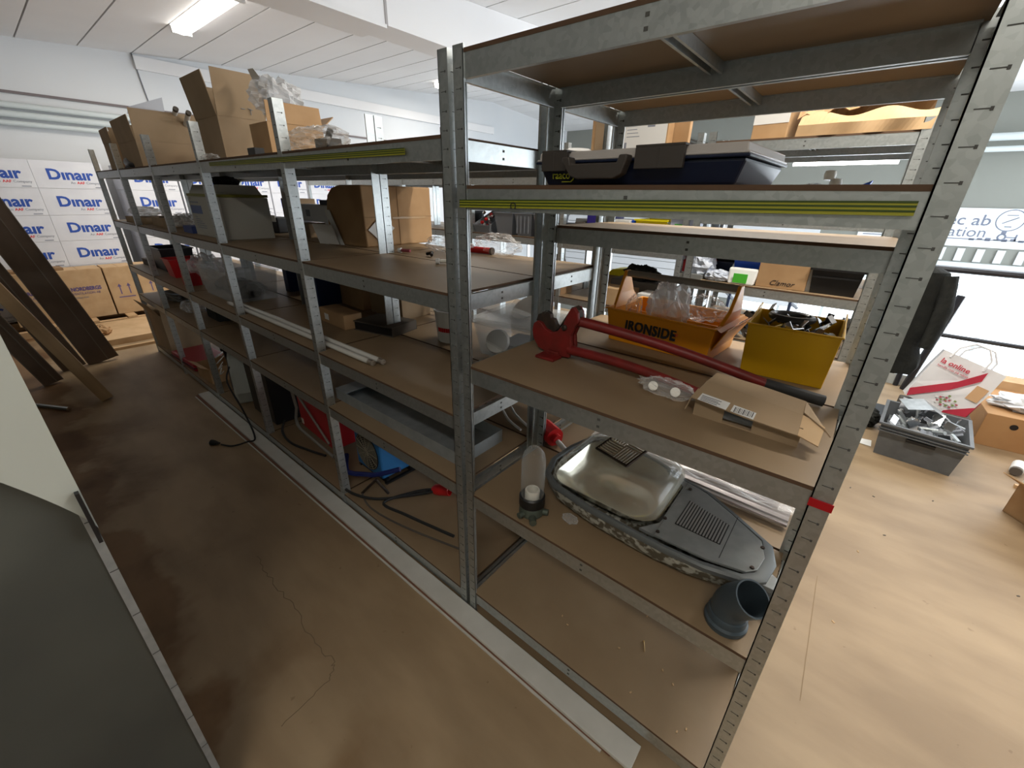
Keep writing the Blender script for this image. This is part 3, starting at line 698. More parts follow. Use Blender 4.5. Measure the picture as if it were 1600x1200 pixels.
for k in range(13):
    x = -.022+k*.0032; q.sheet([[(x, -.0815, .0468), (x, -.067, .0537)], [(x+.0008+.0009*(k % 3 == 0), -.0815, .0468), (x+.0008+.0009*(k % 3 == 0), -.067, .0537)]], .0004, M=T(0, -.0013, .0042))
for k in range(4): q.sheet([[(-.100, -.077+.0042*k, .0510+.0020*k), (-.100, -.0758+.0042*k, .0515+.0020*k)], [(-.06+.006*(k % 2), -.079+.0042*k, .0494+.0020*k), (-.06+.006*(k % 2), -.0778+.0042*k, .0499+.0020*k)]], .0004, M=T(0, -.0013, .0042))
q.build('print', BLACKINK, t)['kind'] = 'stuff'
bag('plastic_bag', 'small clear bag holding white plastic fittings left of the torn carton', 'bag', (.590, .205, Z3+.026), (.085, .034, .030), 17, BAG, .3)
for i, x in enumerate((.548, .610)):
    tag(MB().lathe([(.006, 0), (.013, 0), (.013, .016), (.006, .016)], 14).build('plastic_fitting', CERAM, loc=(x, .205, Z3+.02), rot=(R(60), 0, R(20)), smooth=True), ['white ring fitting at the left end of the small clear bag', 'white ring fitting next to the torn carton inside the small clear bag'][i], 'fitting', 'fittings in the small bag')
tag(MB().tube([(-.05, 0, 0), (.085, 0, 0)], .011, 10).build('dark_rod', GREYP, loc=(.79, .165, Z3+.018), smooth=True), 'grey rod lying in the torn carton', 'rod')

# --- street lamp head, lens up
t = thing('street_lamp_head', 'weathered grey street lamp head lying lens up with lichened shell', 'lamp', (0, 0, Z2))
rim = [(.205, .255), (.237, .165), (.300, .125), (.446, .100), (.600, .093), (.700, .092), (.800, .100), (.905, .128), (.935, .160), (.945, .235), (.925, .305), (.82, .375), (.725, .432), (.638, .452), (.53, .500), (.42, .522), (.290, .530), (.235, .480), (.210, .370)]
cx, cy = .50, .30
def ring(sc, z, lift=0.0): return [(cx+(x-cx)*(sc+lift*(x > .7)), cy+(y-cy)*sc, z) for x, y in rim]
b = MB(); n = len(rim); rings = [ring(.60, .008), ring(.82, .020), ring(.95, .055), ring(1.0, .098)]
vs = sum(rings, []); fs = [tuple(range(n-1, -1, -1))]
for r_ in range(3):
    for i in range(n): k = (i+1) % n; fs.append((r_*n+i, r_*n+k, (r_+1)*n+k, (r_+1)*n+i))
b.add(vs, fs).build('shell', LICHEN, t, smooth=True)
# rubber/steel rim and lid
rr = [ring(1.0, .098), ring(1.022, .100), ring(1.022, .112), ring(1.0, .118), ring(.955, .118), ring(.945, .112)]
b = MB(); vs = sum(rr, []); fs = []
for r_ in range(5):
    for i in range(n): k = (i+1) % n; fs.append((r_*n+i, r_*n+k, (r_+1)*n+k, (r_+1)*n+i))
b.add(vs, fs).build('rim', mat('rim_dark', (.13, .14, .14), .5, .3), t, smooth=True)
inn = [(cx+(x-cx)*.955, cy+(y-cy)*.955) for x, y in rim]
lid = [p for p in inn if p[0] > .60]
lid = [(.655, .118), (.80, .125), (.895, .148), (.918, .175), (.925, .235), (.905, .298), (.81, .362), (.72, .415), (.650, .435)]
MB().prism(lid, .112, .121).build('gear_cover', CAST, t, bevel=.002)
MB().prism([(.610, .118), (.655, .118), (.650, .435), (.60, .45), (.645, .40), (.650, .18)], .110, .119).build('cover_hinge', CAST, t)
v = MB()
for k in range(15):
    f = k/14.0; x = .690+f*.118; v.box(x, x+.0045, .205-.0*f, .338-.035*f, .121, .1235)
v.build('cooling_grid', mat('grid_light', (.32, .32, .31), .4, .5), t)['kind'] = 'stuff'
MB().prism([(.686, .202), (.816, .202), (.816, .305), (.686, .341)], .1208, .1214).build('grid_recess', BLACK, t)
MB().box(.826, .828, .15, .36, .1206, .1216).build('cover_seam', BLACK, t)
for x, y in ((.905, .172), (.912, .270), (.66, .135), (.655, .205), (.668, .40)):
    MB().lathe([(0, 0), (.006, 0), (.005, .004), (0, .004)], 8, 0, T(x, y, .121)).build('screw', IRON, t)
MB().tube([(.930, .20, .085), (.985, .185, .060)], .026, 12).build('spigot', CAST, t, smooth=True)
MB().box(.925, .965, .15, .20, .088, .104).build('clamp_plate', CAST, t, bevel=.002)
# reflector bowl, seen through the dome
def rrect(x0, x1, y0, y1, r, n=5):
    P_ = []
    for cxx, cyy, a0 in ((x1-r, y1-r, 0), (x0+r, y1-r, 90), (x0+r, y0+r, 180), (x1-r, y0+r, 270)):
        for k in range(n+1): a = R(a0+90*k/n); P_.append((cxx+r*math.cos(a), cyy+r*math.sin(a)))
    return P_
def loft(mb, rings_, close0=True, close1=True, mi=0):
    n_ = len(rings_[0]); vs_ = sum(rings_, []); fs_ = []
    if close0: fs_.append(tuple(range(n_-1, -1, -1)))
    for r_ in range(len(rings_)-1):
        for i in range(n_): k = (i+1) % n_; fs_.append((r_*n_+i, r_*n_+k, (r_+1)*n_+k, (r_+1)*n_+i))
    if close1: fs_.append(tuple((len(rings_)-1)*n_+i for i in range(n_)))
    return mb.add(vs_, fs_, mi)
def rz_(P_, z, dx=0): return [(x+dx, y, z) for x, y in P_]
loft(MB(), [rz_(rrect(.40, .52, .29, .35, .03), .052), rz_(rrect(.34, .58, .23, .40, .08), .045), rz_(rrect(.30, .61, .20, .44, .10), .052), rz_(rrect(.27, .63, .175, .475, .10), .080), rz_(rrect(.258, .640, .150, .500, .07), .112)], True, False).build('reflector', REFL, t, smooth=True)
# dome
dm = [(.248, .635, .145, .510, .070, .114), (.252, .632, .150, .505, .070, .135), (.262, .622, .162, .492, .072, .158), (.285, .600, .188, .466, .075, .178), (.33, .555, .235, .42, .07, .189), (.38, .51, .285, .37, .04, .192)]
rs = [rz_(rrect(a, b_, c, d, r_), z) for a, b_, c, d, r_, z in dm]
ins = [rz_(rrect(a+.003, b_-.003, c+.003, d-.003, r_), z-.003) for a, b_, c, d, r_, z in dm[1:]]
o = loft(MB(), rs, False, True); n_ = len(rs[0])
DOME = film('dome_plastic', (0.72, 0.71, 0.62), 0.10, 0.62, 0.06, 0.4)
o.build('dome_lens', DOME, t, smooth=True)
tag(bag('plastic_bag', 'scrap of clear film under the near edge of the street lamp head', 'bag', (.375, .118, Z2+.013), (.032, .022, .014), 23, BAG, .3), None)
bpy.data.objects['street_lamp_head'].location.z = Z2

# --- cross-slotted grille leaning on the dome
t = thing('drain_grille', 'square steel drain grille with crosswise slots resting on the lamp dome', 'grille', (.440, .352, Z2+.216), R(-18), rx=R(16), ry=R(-4))
s_ = .074; g = MB()
for a in ((-s_, s_, -s_, -s_+.006), (-s_, s_, s_-.006, s_), (-s_, -s_+.006, -s_, s_), (s_-.006, s_, -s_, s_)): g.box(*a, 0, .007)
g.build('frame', IRON, t)
GR = mat('grille_steel', (.60, .55, .48), .3, .6)
for ix in (0, 1):
    for iy in (0, 1):
        x0 = -s_+.006 if ix == 0 else .001; y0 = -s_+.006 if iy == 0 else .001; w_ = s_-.007; q = MB()
        for k in range(6):
            if (ix+iy) % 2: q.box(x0+k*w_/6, x0+k*w_/6+.0055, y0, y0+w_, .001, .006)
            else: q.box(x0, x0+w_, y0+k*w_/6, y0+k*w_/6+.0055, .001, .006)
        q.build('bar_field', GR, t)['kind'] = 'stuff'
tag(MB().box(-.05, .035, -.025, .025, 0, .012).box(-.02, -.012, .025, .034, .0, .012).build('white_cover', WHITEP, loc=(.360, .475, Z2+.160), rot=(0, 0, R(-20)), bevel=.003), 'white plastic cover plate on the far end of the lamp dome', 'plate')

# --- glass jar lamp
t = thing('bulkhead_lamp', 'old bulkhead lamp with clear glass jar and green grey cast base', 'lamp', (.248, .068, Z2))
MB().lathe([(.0, 0), (.038, 0), (.044, .008), (.043, .030), (.036, .042), (.0, .042)], 20).build('cast_base', GREENC, t, smooth=True)
for a in (20, 140, 260): MB().tube([(.036*math.cos(R(a)), .036*math.sin(R(a)), .018), (.060*math.cos(R(a)), .060*math.sin(R(a)), .018)], .011, 10).build('cable_gland', GREENC, t, smooth=True)
MB().tube([(.030, -.035, .018), (.048, -.056, .018)], .012, 12).build('cable_gland', GREENC, t, smooth=True)
MB().lathe([(.041, .040), (.045, .044), (.045, .078), (.040, .083), (.037, .083), (.037, .045)], 28, cap=False).build('threaded_collar', BLACK, t, smooth=True)
MB().lathe([(.012, .042), (.025, .045), (.026, .098), (.024, .102), (.019, .102), (.018, .060), (0, .058)], 20, cap=False).build('socket', CERAM, t, smooth=True)
GJ = film('jar_glass', (.55, .56, .54), .06, .60, .04, .3)
MB().lathe([(.040, .075), (.0405, .10), (.041, .20), (.040, .225), (.034, .250), (.020, .268), (.006, .276), (0, .277)], 28, cap=False).build('glass_jar', GJ, t, smooth=True)

# --- grey pipe elbow
t = thing('pipe_elbow', 'dark grey plastic pipe elbow standing on its collar at the front corner', 'pipe', (.888, .073, Z2))
E_ = MB()
def elbow(rad):
    pr = []
    for k in range(3): pr.append(Vector((0, 0, .02+.025*k/2)))
    for k in range(1, 7): a = R(42*k/6); pr.append(Vector((.075*(1-math.cos(a))*.8, -.075*(1-math.cos(a))*.55, .045+.085*math.sin(a))))
    d = (pr[-1]-pr[-2]).normalized(); pr.append(pr[-1]+d*.055); return pr
pp = elbow(0)
# hollow tube wall
def pipe_wall(pts, ro, ri, n=28):
    q = MB(); rings_ = []; up = Vector((0, 1, 0))
    for rr_, seq in ((ro, pts), (ri, pts[::-1])):
        for j, p in enumerate(seq):
            i0 = pts.index(p); tt = (pts[min(i0+1, len(pts)-1)]-pts[max(i0-1, 0)]).normalized(); u_ = (up-tt*up.dot(tt)).normalized(); s2 = tt.cross(u_)
            rings_.append([tuple(p+u_*math.cos(2*PI*i/n)*rr_+s2*math.sin(2*PI*i/n)*rr_) for i in range(n)])
    rings_.append(rings_[0]); return loft(q, rings_, False, False)
pipe_wall(pp, .045, .041).build('bend', PIPEG, t, smooth=True)
MB().lathe([(.040, 0), (.052, 0), (.054, .006), (.054, .016), (.049, .022), (.049, .040), (.046, .044), (.041, .044), (.041, .002)], 28, cap=False).build('socket_collar', PIPEG, t, smooth=True)
bpy.data.objects['pipe_elbow'].scale = (.98, .98, .98)

# --- plastic wrapped strips behind the street lamp, and the red tapping bits left
for k in range(5):
    o = MB().box(-.34, .34, -.010, .010, -.004, .004).build('wrapped_strip', mat('wrapped_strip', (.62, .58, .58), .2, .2, (.40, .36, .36), 30, 3, stretch=(.1, 1, 1)), loc=(.615, .575+.024*k, Z2+.022+.006*(k % 2)), rot=(R(18*(k % 3)-10), 0, R(-2)))
    tag(o, 'long metal strip behind the street lamp head, '+['nearest to it', 'second from it', 'third from it', 'second from the back', 'furthest back of the five'][k], 'strip', 'wrapped strips')
o = MB().sheet([[(-.33+.066*i, -.055+.0275*j, .045+.012*math.sin(i*2.1+j)*math.cos(j*1.7)-(.03 if j in (0, 4) else 0)) for j in range(5)] for i in range(12)], .0006).build('strip_film', BAG, loc=(.585, .615, Z2+.005))
tag(o, 'crumpled clear film over the wrapped strips behind the street lamp head', 'film')
t = thing('red_valve_reel', 'red plastic cylinder with white spindle behind the glass jar lamp', 'reel', (.02, .50, Z2+.045), R(-24))
MB().tube([(-.05, 0, 0), (.05, 0, 0)], .043, 12).build('drum', REDB, t); MB().tube([(.05, 0, 0), (.075, 0, 0)], .022, 12).build('hub', REDB, t)
MB().tube([(.06, 0, -.006), (.175, 0, -.022)], .012, 10).tube([(-.17, 0, .01), (-.05, 0, 0)], .012, 10).build('spindle', WHITEP, t, smooth=True); MB().tube([(.17, 0, -.022), (.20, 0, -.026)], .011, 10).build('tip', REDB, t)
tag(MB().sheet([[(0, 0, 0), (0, .06, .01)], [(.05, -.01, .015), (.06, .05, .02)], [(.10, 0, 0), (.11, .06, 0)]], .002).build('paper_scrap', WHITE, loc=(.17, .60, Z2+.03)), 'scrap of white paper behind the rim of the street lamp head', 'paper')
for i in range(2):
    hose('white_hose', ['thin white hose curving behind the red plastic cylinder', 'second white hose lying left of the red plastic cylinder'][i], 'hose', [(-.12, .47+.05*i, Z2+.015), (-.22, .50+.06*i, Z2+.02), (-.34, .56+.06*i, Z2+.03), (-.45, .50+.06*i, Z2+.016)], .006, WHITEP, group='white hoses')
# --- screw on the lowest shelf, debris
t = thing('brass_screw', 'single brass screw lying on the lowest shelf', 'screw', (.672, .245, Z1+.003), R(-62))
MB().tube([(-.02, 0, 0), (.02, 0, 0)], .0025, 8, taper=[1, .5]).build('shank', mat('brass', (.45, .30, .13), .35, .8), t); MB().lathe([(0, 0), (.005, 0), (.0025, .004), (0, .004)], 10, 0, T(-.022, 0, 0, 0, 0, R(90))).build('head', mat('brass', (0, 0, 0)), t)
random.seed(9)
for k in range(9):
    o = MB().box(-.004, .004, -.002, .002, 0, .003).build('wood_chip', CARDL, loc=(random.uniform(.3, .95), random.uniform(.05, .4), Z1), rot=(0, 0, random.uniform(0, 3)))
    tag(o, 'tiny chip of wood on the lowest shelf board, %s part' % where(o.location.x-.6, o.location.y-.22, .08), 'chip', 'chips on the lowest shelf')
# ================================================================ long run: tape-topped shelf (top level)
# big open carton, far end
def open_carton(label, loc, w, d, h, rz, parts, m=CARDD, group='open cartons on top of the long run', inner=True):
    t = thing('open_carton', label, 'box', loc, rz, group); th = .004
    MB().box(-w/2, w/2, -d/2, -d/2+th, 0, h).box(-w/2, w/2, d/2-th, d/2, 0, h).box(-w/2, -w/2+th, -d/2+th, d/2-th, 0, h).box(w/2-th, w/2, -d/2+th, d/2-th, 0, h).box(-w/2+th, w/2-th, -d/2+th, d/2-th, 0, th).build('body', m, t)
    for k, v in parts.items(): q = MB(); flaps(q, w, d, h, th, {k: v}); q.build('flap', m, t)
    return t
open_carton('wide open carton with upright flaps, second from the far end of the top shelf', (-3.50, .228, LA), .58, .43, .165, R(-1), {'f': (4, .15), 'b': (5, .12), 'l': (14, .15), 'r': (2, .19)}, CARDD)
t = open_carton('leftmost narrow open carton with a flap standing up, beside the black shoe', (-4.22, .22, LA), .40, .38, .20, R(-2), {'f': (2, .10), 'l': (16, .11), 'r': (-10, .10)}, CARDD)
t = open_carton('tall open carton with its flaps standing high, under the white paper', (-2.17, .260, LA), .34, .25, .225, R(0), {'f': (9, .20), 'l': (12, .19), 'r': (6, .215), 'b': (14, .2)}, CARDD)
MB().tube([(.182, .0, .27), (.182, .02, .27)], .002, 5).tube([(.182, .035, .275), (.182, .06, .27)], .002, 5).tube([(.182, .048, .27), (.180, .048, .245)], .002, 5).build('pen_marks', GREYP, t)
open_carton('low open carton with one flap bent out, right of the tall carton', (-1.50, .265, LA), .20, .27, .15, R(0), {'r': (-2, .085), 'b': (50, .09)}, CARD)
open_carton('small open carton squeezed between the wide and the tall carton', (-2.50, .42, LA), .22, .30, .27, R(0), {'f': (2, .06)}, CARD)
# things sticking out of the wide carton
tag(MB().sheet([[(-.0, -.12, 0), (.0, -.10, .045)], [(.02, .10, 0), (.02, .11, .13)]], .004).build('acrylic_sheet', mat('acrylic', (.62, .64, .70), .2, alpha=.6), loc=(-3.42, .17, LA+.34)), 'clear acrylic sheet standing up out of the wide open carton', 'sheet')
for i, (x, l_) in enumerate(((-3.02, .17), (-2.90, .12))):
    t = thing('white_tube', ['longer white tube with a dark end sticking out of the wide carton', 'shorter white tube with a dark end sticking out of the wide carton'][i], 'tube', (x-.30, .28+.05*i, LA+.29), 0, 'tubes in the wide carton', ry=R(62))
    MB().tube([(0, 0, 0), (0, 0, l_)], .016, 12).build('tube', WHITEP, t, smooth=True); MB().tube([(0, 0, l_), (0, 0, l_+.02)], .017, 12).build('end_cap', DUSTY, t, smooth=True)
for i in range(5):
    tag(bag_mesh(MB(), 0, 0, 0, .06, .05, .025, 30+i, 8, .3).build('crumpled_paper', CARDL if i % 2 else WHITE, loc=(-3.70+.09*i, .22, LA+.345)), 'crumpled scrap of packing paper on the wide open carton, %s from its left end' % ['first', 'second', 'third', 'fourth', 'fifth'][i], 'paper', 'packing paper scraps')
# black shoe
t = thing('black_shoe', 'black shoe lying in front of the leftmost carton on the top shelf', 'shoe', (-3.62, .035, LA), R(-4))
s_ = MB()
for xs_, hw, z0, z1 in ():
    pass
prof = [(-.13, .035, .06), (-.115, .042, .075), (-.07, .043, .080), (-.03, .040, .066), (.02, .043, .045), (.08, .048, .036), (.125, .042, .030), (.145, .022, .020)]
rings_ = []
for x, hw, hh in prof:
    rings_.append([(x, hw*math.cos(2*PI*k/12), hh/2+hh/2*math.sin(2*PI*k/12)) for k in range(12)])
loft(s_, rings_, True, True); s_.build('upper', BLACK, t, smooth=True)
MB().prism([(-.135, -.04), (-.07, -.043), (0, -.040), (.08, -.048), (.13, -.040), (.15, 0), (.13, .040), (.08, .048), (0, .040), (-.07, .043), (-.135, .04)], 0, .010, 'z').build('sole', RUBBER, t)
# plastic bags and bits at the right of the top shelf
bag('plastic_bag', 'crumpled white paper and film bag heaped on the tall carton right side', 'bag', (-1.62, .30, LA+.285), (.15, .13, .095), 41, BAGW, .34, n=16)
tag(MB().sheet([[(-.02, .02, -.04), (.08, .02, -.05)], [(-.05, .01, .03), (.05, .01, .02)], [(-.03, -.01, .06), (.06, -.02, .05)]], .002).build('white_paper_sheet', WHITE, loc=(-1.80, .28, LA+.37)), 'bright white sheet of paper poking up above the tall carton', 'paper')
bag('plastic_bag', 'clear bag with a black part lying before the low carton at the tape end', 'bag', (-.98, .14, LA+.05), (.21, .10, .055), 44, BAG, .28, n=16)
tag(MB().box(-.05, .05, -.03, .03, 0, .05).tube([(0, 0, .05), (.03, 0, .08)], .012, 8).build('black_part', BLACK, loc=(-.90, .14, LA)), 'black plastic part inside the clear bag on the top shelf', 'part')
bag('plastic_bag', 'small clear film scrap before the tall carton', 'bag', (-2.0, .05, LA+.015), (.12, .04, .022), 47, BAG, .3)
tag(MB().box(-.04, .04, -.02, .02, 0, .03).build('black_block', BLACK, loc=(-1.36, .04, LA)), 'small black block before the low carton on the top shelf', 'block')

# ================================================================ second shelf of the long run (level B)
t = thing('rounded_carton', 'large brown carton with one bulging rounded end and a paper tag', 'box', (-1.50, .755, LB), R(2))
b = MB(); out = [(-.36, -.17), (.27, -.19), (.27, .17), (-.36, .17)]
o_ = [(.19, 0), (.19, .325), (-.02, .325), (-.10, .31), (-.155, .27), (-.18, .20), (-.185, .12), (-.17, 0)]
b.prism(o_, -.25, .25, 'y').build('body', CARD, t, bevel=.008)
MB().box(.1905, .1915, -.25, .25, .158, .162).box(.1905, .1918, -.012, -.008, 0, .32).build('fold_line', CARDIN, t)
MB().box(.1905, .1922, -.06, .20, .148, .160).build('tape_strip', TAPE, t)
MB().sheet([[(.197, -.235, .095), (.199, -.15, .02)], [(.205, -.15, .165), (.207, -.06, .10)]], .0012).build('paper_tag', WHITE, t)
MB().sheet([[(-.02, -.262, .0), (-.06, -.262, .0)], [(-.13, -.262, .19), (-.19, -.262, .19)]], .003).build('white_flap', WHITE, t)
# white boxes left of it
t = thing('white_shelf_box', 'long white box bridging two supports left of the rounded carton', 'box', (-2.0, .62, LB), R(0))
MB().box(-.26, .26, -.08, .08, .11, .21).build('body', WCARD, t, bevel=.003); MB().box(-.26, -.20, -.08, .08, 0, .11).build('support', WCARD, t); MB().box(.21, .26, -.08, .08, 0, .11).build('support', WCARD, t)
MB().box(-.02, .03, -.082, -.08, .14, .18).build('print', GREYINK, t)
carton('small_carton', 'small brown carton under the long white box', (-2.12, .60, LB), .14, .12, .09, R(10), CARDD)
carton('small_carton', 'dark brown carton right under the long white box', (-1.90, .62, LB), .12, .12, .10, R(-12), CARDIN)
tag(MB().box(-.07, .07, -.004, .004, 0, .12).build('white_card', WHITE, loc=(-1.62, .46, LB), rot=(R(20), 0, R(20))), 'white card leaning left of the rounded carton', 'card')
tag(MB().box(-.16, .16, -.05, .05, 0, .03).tube([(-.05, -.052, .02), (.0, -.06, .05), (.05, -.052, .02)], .010, 8).build('blue_case', NAVY, loc=(-1.80, .66, LB+.21), bevel=.004), 'blue case with white emblem on the long white box', 'case')
# bags and red tube
bag('plastic_bag', 'clear plastic bag lying right of the rounded carton', 'bag', (-.87, .74, LB+.035), (.17, .09, .05), 51, BAG, .32, n=16)
bag('plastic_bag', 'heap of clear plastic bags with a red tube behind the double post', 'bag', (-.62, .86, LB+.045), (.17, .08, .06), 53, BAG, .32, n=16)
t = thing('red_tube', 'red tube with a dark end under the heap of clear bags', 'tube', (-.72, .80, LB+.018), R(8))
MB().tube([(-.09, 0, 0), (.10, 0, 0)], .017, 12).build('tube', REDB, t, smooth=True); MB().tube([(.10, 0, 0), (.112, 0, 0)], .019, 12).build('end_ring', IRON, t, smooth=True)
for i, (x, y, l_) in enumerate(((-.99, .52, 'white plug with a pink cap on the board before the rounded carton'), (-.55, .40, 'small white plug near the double post'))):
    t = thing('small_plug', l_, 'plug', (x, y, LB+.012), R(20+20*i))
    MB().lathe([(0, 0), (.012, 0), (.013, .015), (0, .02)], 12, 0, T(-.02, 0, 0, 0, 0, R(90))).build('cap', WHITEP, t, smooth=True); MB().tube([(0, 0, 0), (.05, 0, 0)], .008, 10).build('shaft', CERAM if i else PINK, t, smooth=True)
tag(MB().tube([(0, 0, 0), (.03, .01, .008), (.05, -.012, .0)], .008, 8).build('black_clip', BLACK, loc=(-.80, .53, LB+.01)), 'small black clip on the bare board before the bag', 'clip')
# plasterboard-screw style white box and neighbours
t = thing('white_carton', 'big white carton with blue print and lime tape on the second shelf', 'box', (-2.455, .235, LB), R(0))
MB().box(-.29, .29, -.14, .14, 0, .245).build('body', mat('cream_carton', (.47, .46, .41), .7), t, bevel=.004)
MB().prism([(-.14, .245), (.14, .245), (.10, .315), (-.10, .315)], -.27, .235, 'x').build('raised_lid', mat('cream_carton', (0, 0, 0)), t)
MB().box(-.2915, .2915, -.1415, .1415, .246, .262).build('lime_band', TAPEY, t); MB().box(-.292, .292, -.142, .142, .249, .252).box(-.292, .292, -.142, .142, .257, .260).build('band_line', BLACKINK, t)
q = MB().box(-.265, -.06, -.1415, -.14, .140, .190); q.build('blue_panel', mat('blue_panel', (.13, .17, .34), .6), t)
q = MB()
for k in range(6): q.box(-.225, -.17+.03*k if k < 4 else -.05, -.1412, -.14, .118-.0135*k, .123-.0135*k)
q.box(-.265, -.10, -.1412, -.14, .205, .214); q.build('blue_print', GREYINK, t)['kind'] = 'stuff'
text('!', .02, BLACKINK, t, (-.24, -.1415, .225))
tag(bag_mesh(MB(), 0, 0, 0, .11, .08, .035, 61, 10, .3).build('dark_cloth', CLOTH, loc=(-2.42, .24, LB+.335)), 'dark rag lying on top of the big white carton', 'cloth')
t = thing('black_meter', 'black device with a pale dial right of the big white carton', 'device', (-2.62, .60, LB), R(5))
MB().box(-.10, .10, -.06, .06, 0, .11).build('body', BLACK, t, bevel=.008); MB().box(.03, .09, -.065, -.06, .08, .125).build('dial', CERAM, t)
carton('small_carton', 'brown carton standing behind the black device', (-2.62, .78, LB), .24, .14, .24, R(4), CARDD)
for i, (x, y, w_, d_, h_, l_) in enumerate(((-4.35, .20, .50, .26, .05, 'flat brown wrapped parcel at the far end of the second shelf'), (-3.75, .22, .42, .24, .07, 'brown flat carton with loose papers in the middle of the second shelf'))):
    carton('flat_carton', l_, (x, y, LB), w_, d_, h_, R(6-9*i), CARDD)
for i, (x, y, sz, l_) in enumerate(((-4.45, .18, (.26, .12, .05), 'milky film sheet over the far flat parcel'), (-3.35, .20, (.13, .10, .06), 'clear bag left of the big white carton'), (-3.05, .25, (.10, .09, .05), 'blue and clear bag touching the big white carton'))):
    bag('plastic_bag', l_, 'bag', (x, y, LB+.06+(.03 if i == 0 else 0)), sz, 70+i, BAGW, .3)
tag(MB().box(-.10, .10, -.05, .05, 0, .045).build('blue_box', mat('dim_blue', (.05, .08, .25), .6), loc=(-2.92, .14, LB)), 'small blue and white box before the big white carton', 'box')
tag(MB().box(-.16, .16, -.10, .10, 0, .012).build('dark_board', DUSTY, loc=(-3.6, .25, LB+.075), rot=(0, R(-4), R(12))), 'dark board lying on the middle flat carton', 'board')

# ================================================================ third shelf (level C)
t = thing('flat_box', 'flat brown box with a small white label on the third shelf', 'box', (-1.405, .345, LC), R(-3))
MB().box(-.15, .15, -.055, .055, 0, .085).build('body', CARD, t, bevel=.003); MB().box(-.09, -.04, -.0562, -.055, .022, .058).build('label', WHITE, t)
t = thing('black_sleeve', 'open flat carton sleeve, black inside, beside the labelled box', 'box', (-1.13, .45, LC), R(12))
MB().box(-.13, .16, -.10, .10, 0, .004).box(-.13, .16, .096, .10, 0, .05).box(-.13, .16, -.10, .10, .050, .054).box(.156, .16, -.1, .1, 0, .05).build('sleeve', DUSTY, t); MB().box(-.125, .15, -.095, .09, .006, .046).build('inner_block', BLACK, t)
for i, (x, y, w_, h_, m_, l_) in enumerate(((-1.72, .72, .30, .30, CARD, 'upright brown carton behind the labelled flat box'), (-1.36, .74, .34, .27, CARDD, 'brown carton behind the black sleeve'), (-2.32, .72, .22, .24, CARD, 'brown carton at the back between the blue folders'))):
    carton('back_carton', l_, (x, y, LC), w_, .22, h_, R(-3+3*i), m_)
for i, (x, y, l_) in enumerate(((-2.52, .66, 'dark blue folder left of the brown carton at the back of the third shelf'), (-1.98, .56, 'dark blue folder standing left of the upright carton'), (-1.91, .585, 'second dark blue folder behind the other'))):
    tag(MB().box(-.035, .035, -.13, .13, 0, .26).build('blue_folder', mat('folder_blue', (.01, .03, .12), .4), loc=(x, y, LC), bevel=.003), l_, 'folder', 'blue folders')
# bucket with tub
t = thing('white_bucket', 'white printed plastic bucket behind the double post', 'bucket', (-.70, .60, LC))
MB().lathe([(0, 0), (.085, 0), (.098, .16), (.102, .16), (.102, .168), (.094, .168), (.082, .004)], 26, cap=False).build('bucket_body', WHITEP, t, smooth=True)
q = MB()
for k in range(7): a0 = R(-100+k*8); a1 = R(-93+k*8); q.sheet([[(.0935*math.cos(a0), .0935*math.sin(a0), .06), (.0955*math.cos(a0), .0955*math.sin(a0), .082)], [(.0935*math.cos(a1), .0935*math.sin(a1), .06), (.0955*math.cos(a1), .0955*math.sin(a1), .082)]], .001)
q.build('red_band', REDB, t)['kind'] = 'stuff'
t = thing('clear_tub', 'clear plastic tub with lid holding a round white gauge, behind the double post', 'tub', (-.27, .70, LC), R(9))
b = MB(); bin_mesh(b, .42, .34, .165, th=.003, flare=.86, lip=.008); b.build('tub', CLEARB, t); MB().box(-.225, .225, -.185, .185, .175, .190).build('lid', CLEARB, t, bevel=.006)
tag(MB().lathe([(0, 0), (.055, 0), (.06, .01), (.055, .03), (0, .032)], 24).build('round_gauge', WHITEP, loc=(-.35, .57, LC+.07), rot=(R(70), 0, R(20)), smooth=True), 'round white gauge standing inside the clear tub', 'gauge')
tag(MB().box(-.13, .13, -.10, .10, 0, .05).build('dark_contents', NAVY, loc=(-.25, .70, LC+.006), rot=(0, 0, R(9))), 'dark blue part on the bottom of the clear tub', 'part')
t = thing('gauge_disc', 'round white lid with clear rim standing on the clear tub', 'lid', (-.34, .78, LC+.20), rx=R(35), rz=R(-15))
MB().lathe([(0, 0), (.085, 0), (.085, .008), (0, .010)], 28).build('disc', WHITEP, t, smooth=True); MB().lathe([(.085, 0), (.105, 0), (.105, .02), (.10, .02), (.10, .005), (.085, .005)], 28, cap=False).build('rim', CLEARB, t, smooth=True)
# fluorescent tubes
for i in range(2):
    t = thing('fluorescent_tube', ['front loose white fluorescent tube lying along the third shelf edge', 'rear loose white fluorescent tube lying along the third shelf edge'][i], 'tube', (-1.60, .070+.034*i, LC+.015+(.004*i)), R(.4), 'loose fluorescent tubes')
    MB().tube([(-.73, 0, 0), (.90+.03*i, 0, 0)], .013, 14).build('glass', TUBEM, t, smooth=True)
    MB().tube([(.90+.03*i, 0, 0), (.93+.03*i, 0, 0)], .0135, 14).tube([(-.76, 0, 0), (-.73, 0, 0)], .0135, 14).build('metal_cap', TUBEC, t, smooth=True)
    MB().tube([(.93+.03*i, 0, .005), (.938+.03*i, 0, .005)], .0015, 6).tube([(.93+.03*i, 0, -.005), (.938+.03*i, 0, -.005)], .0015, 6).build('pin', CHROME, t)
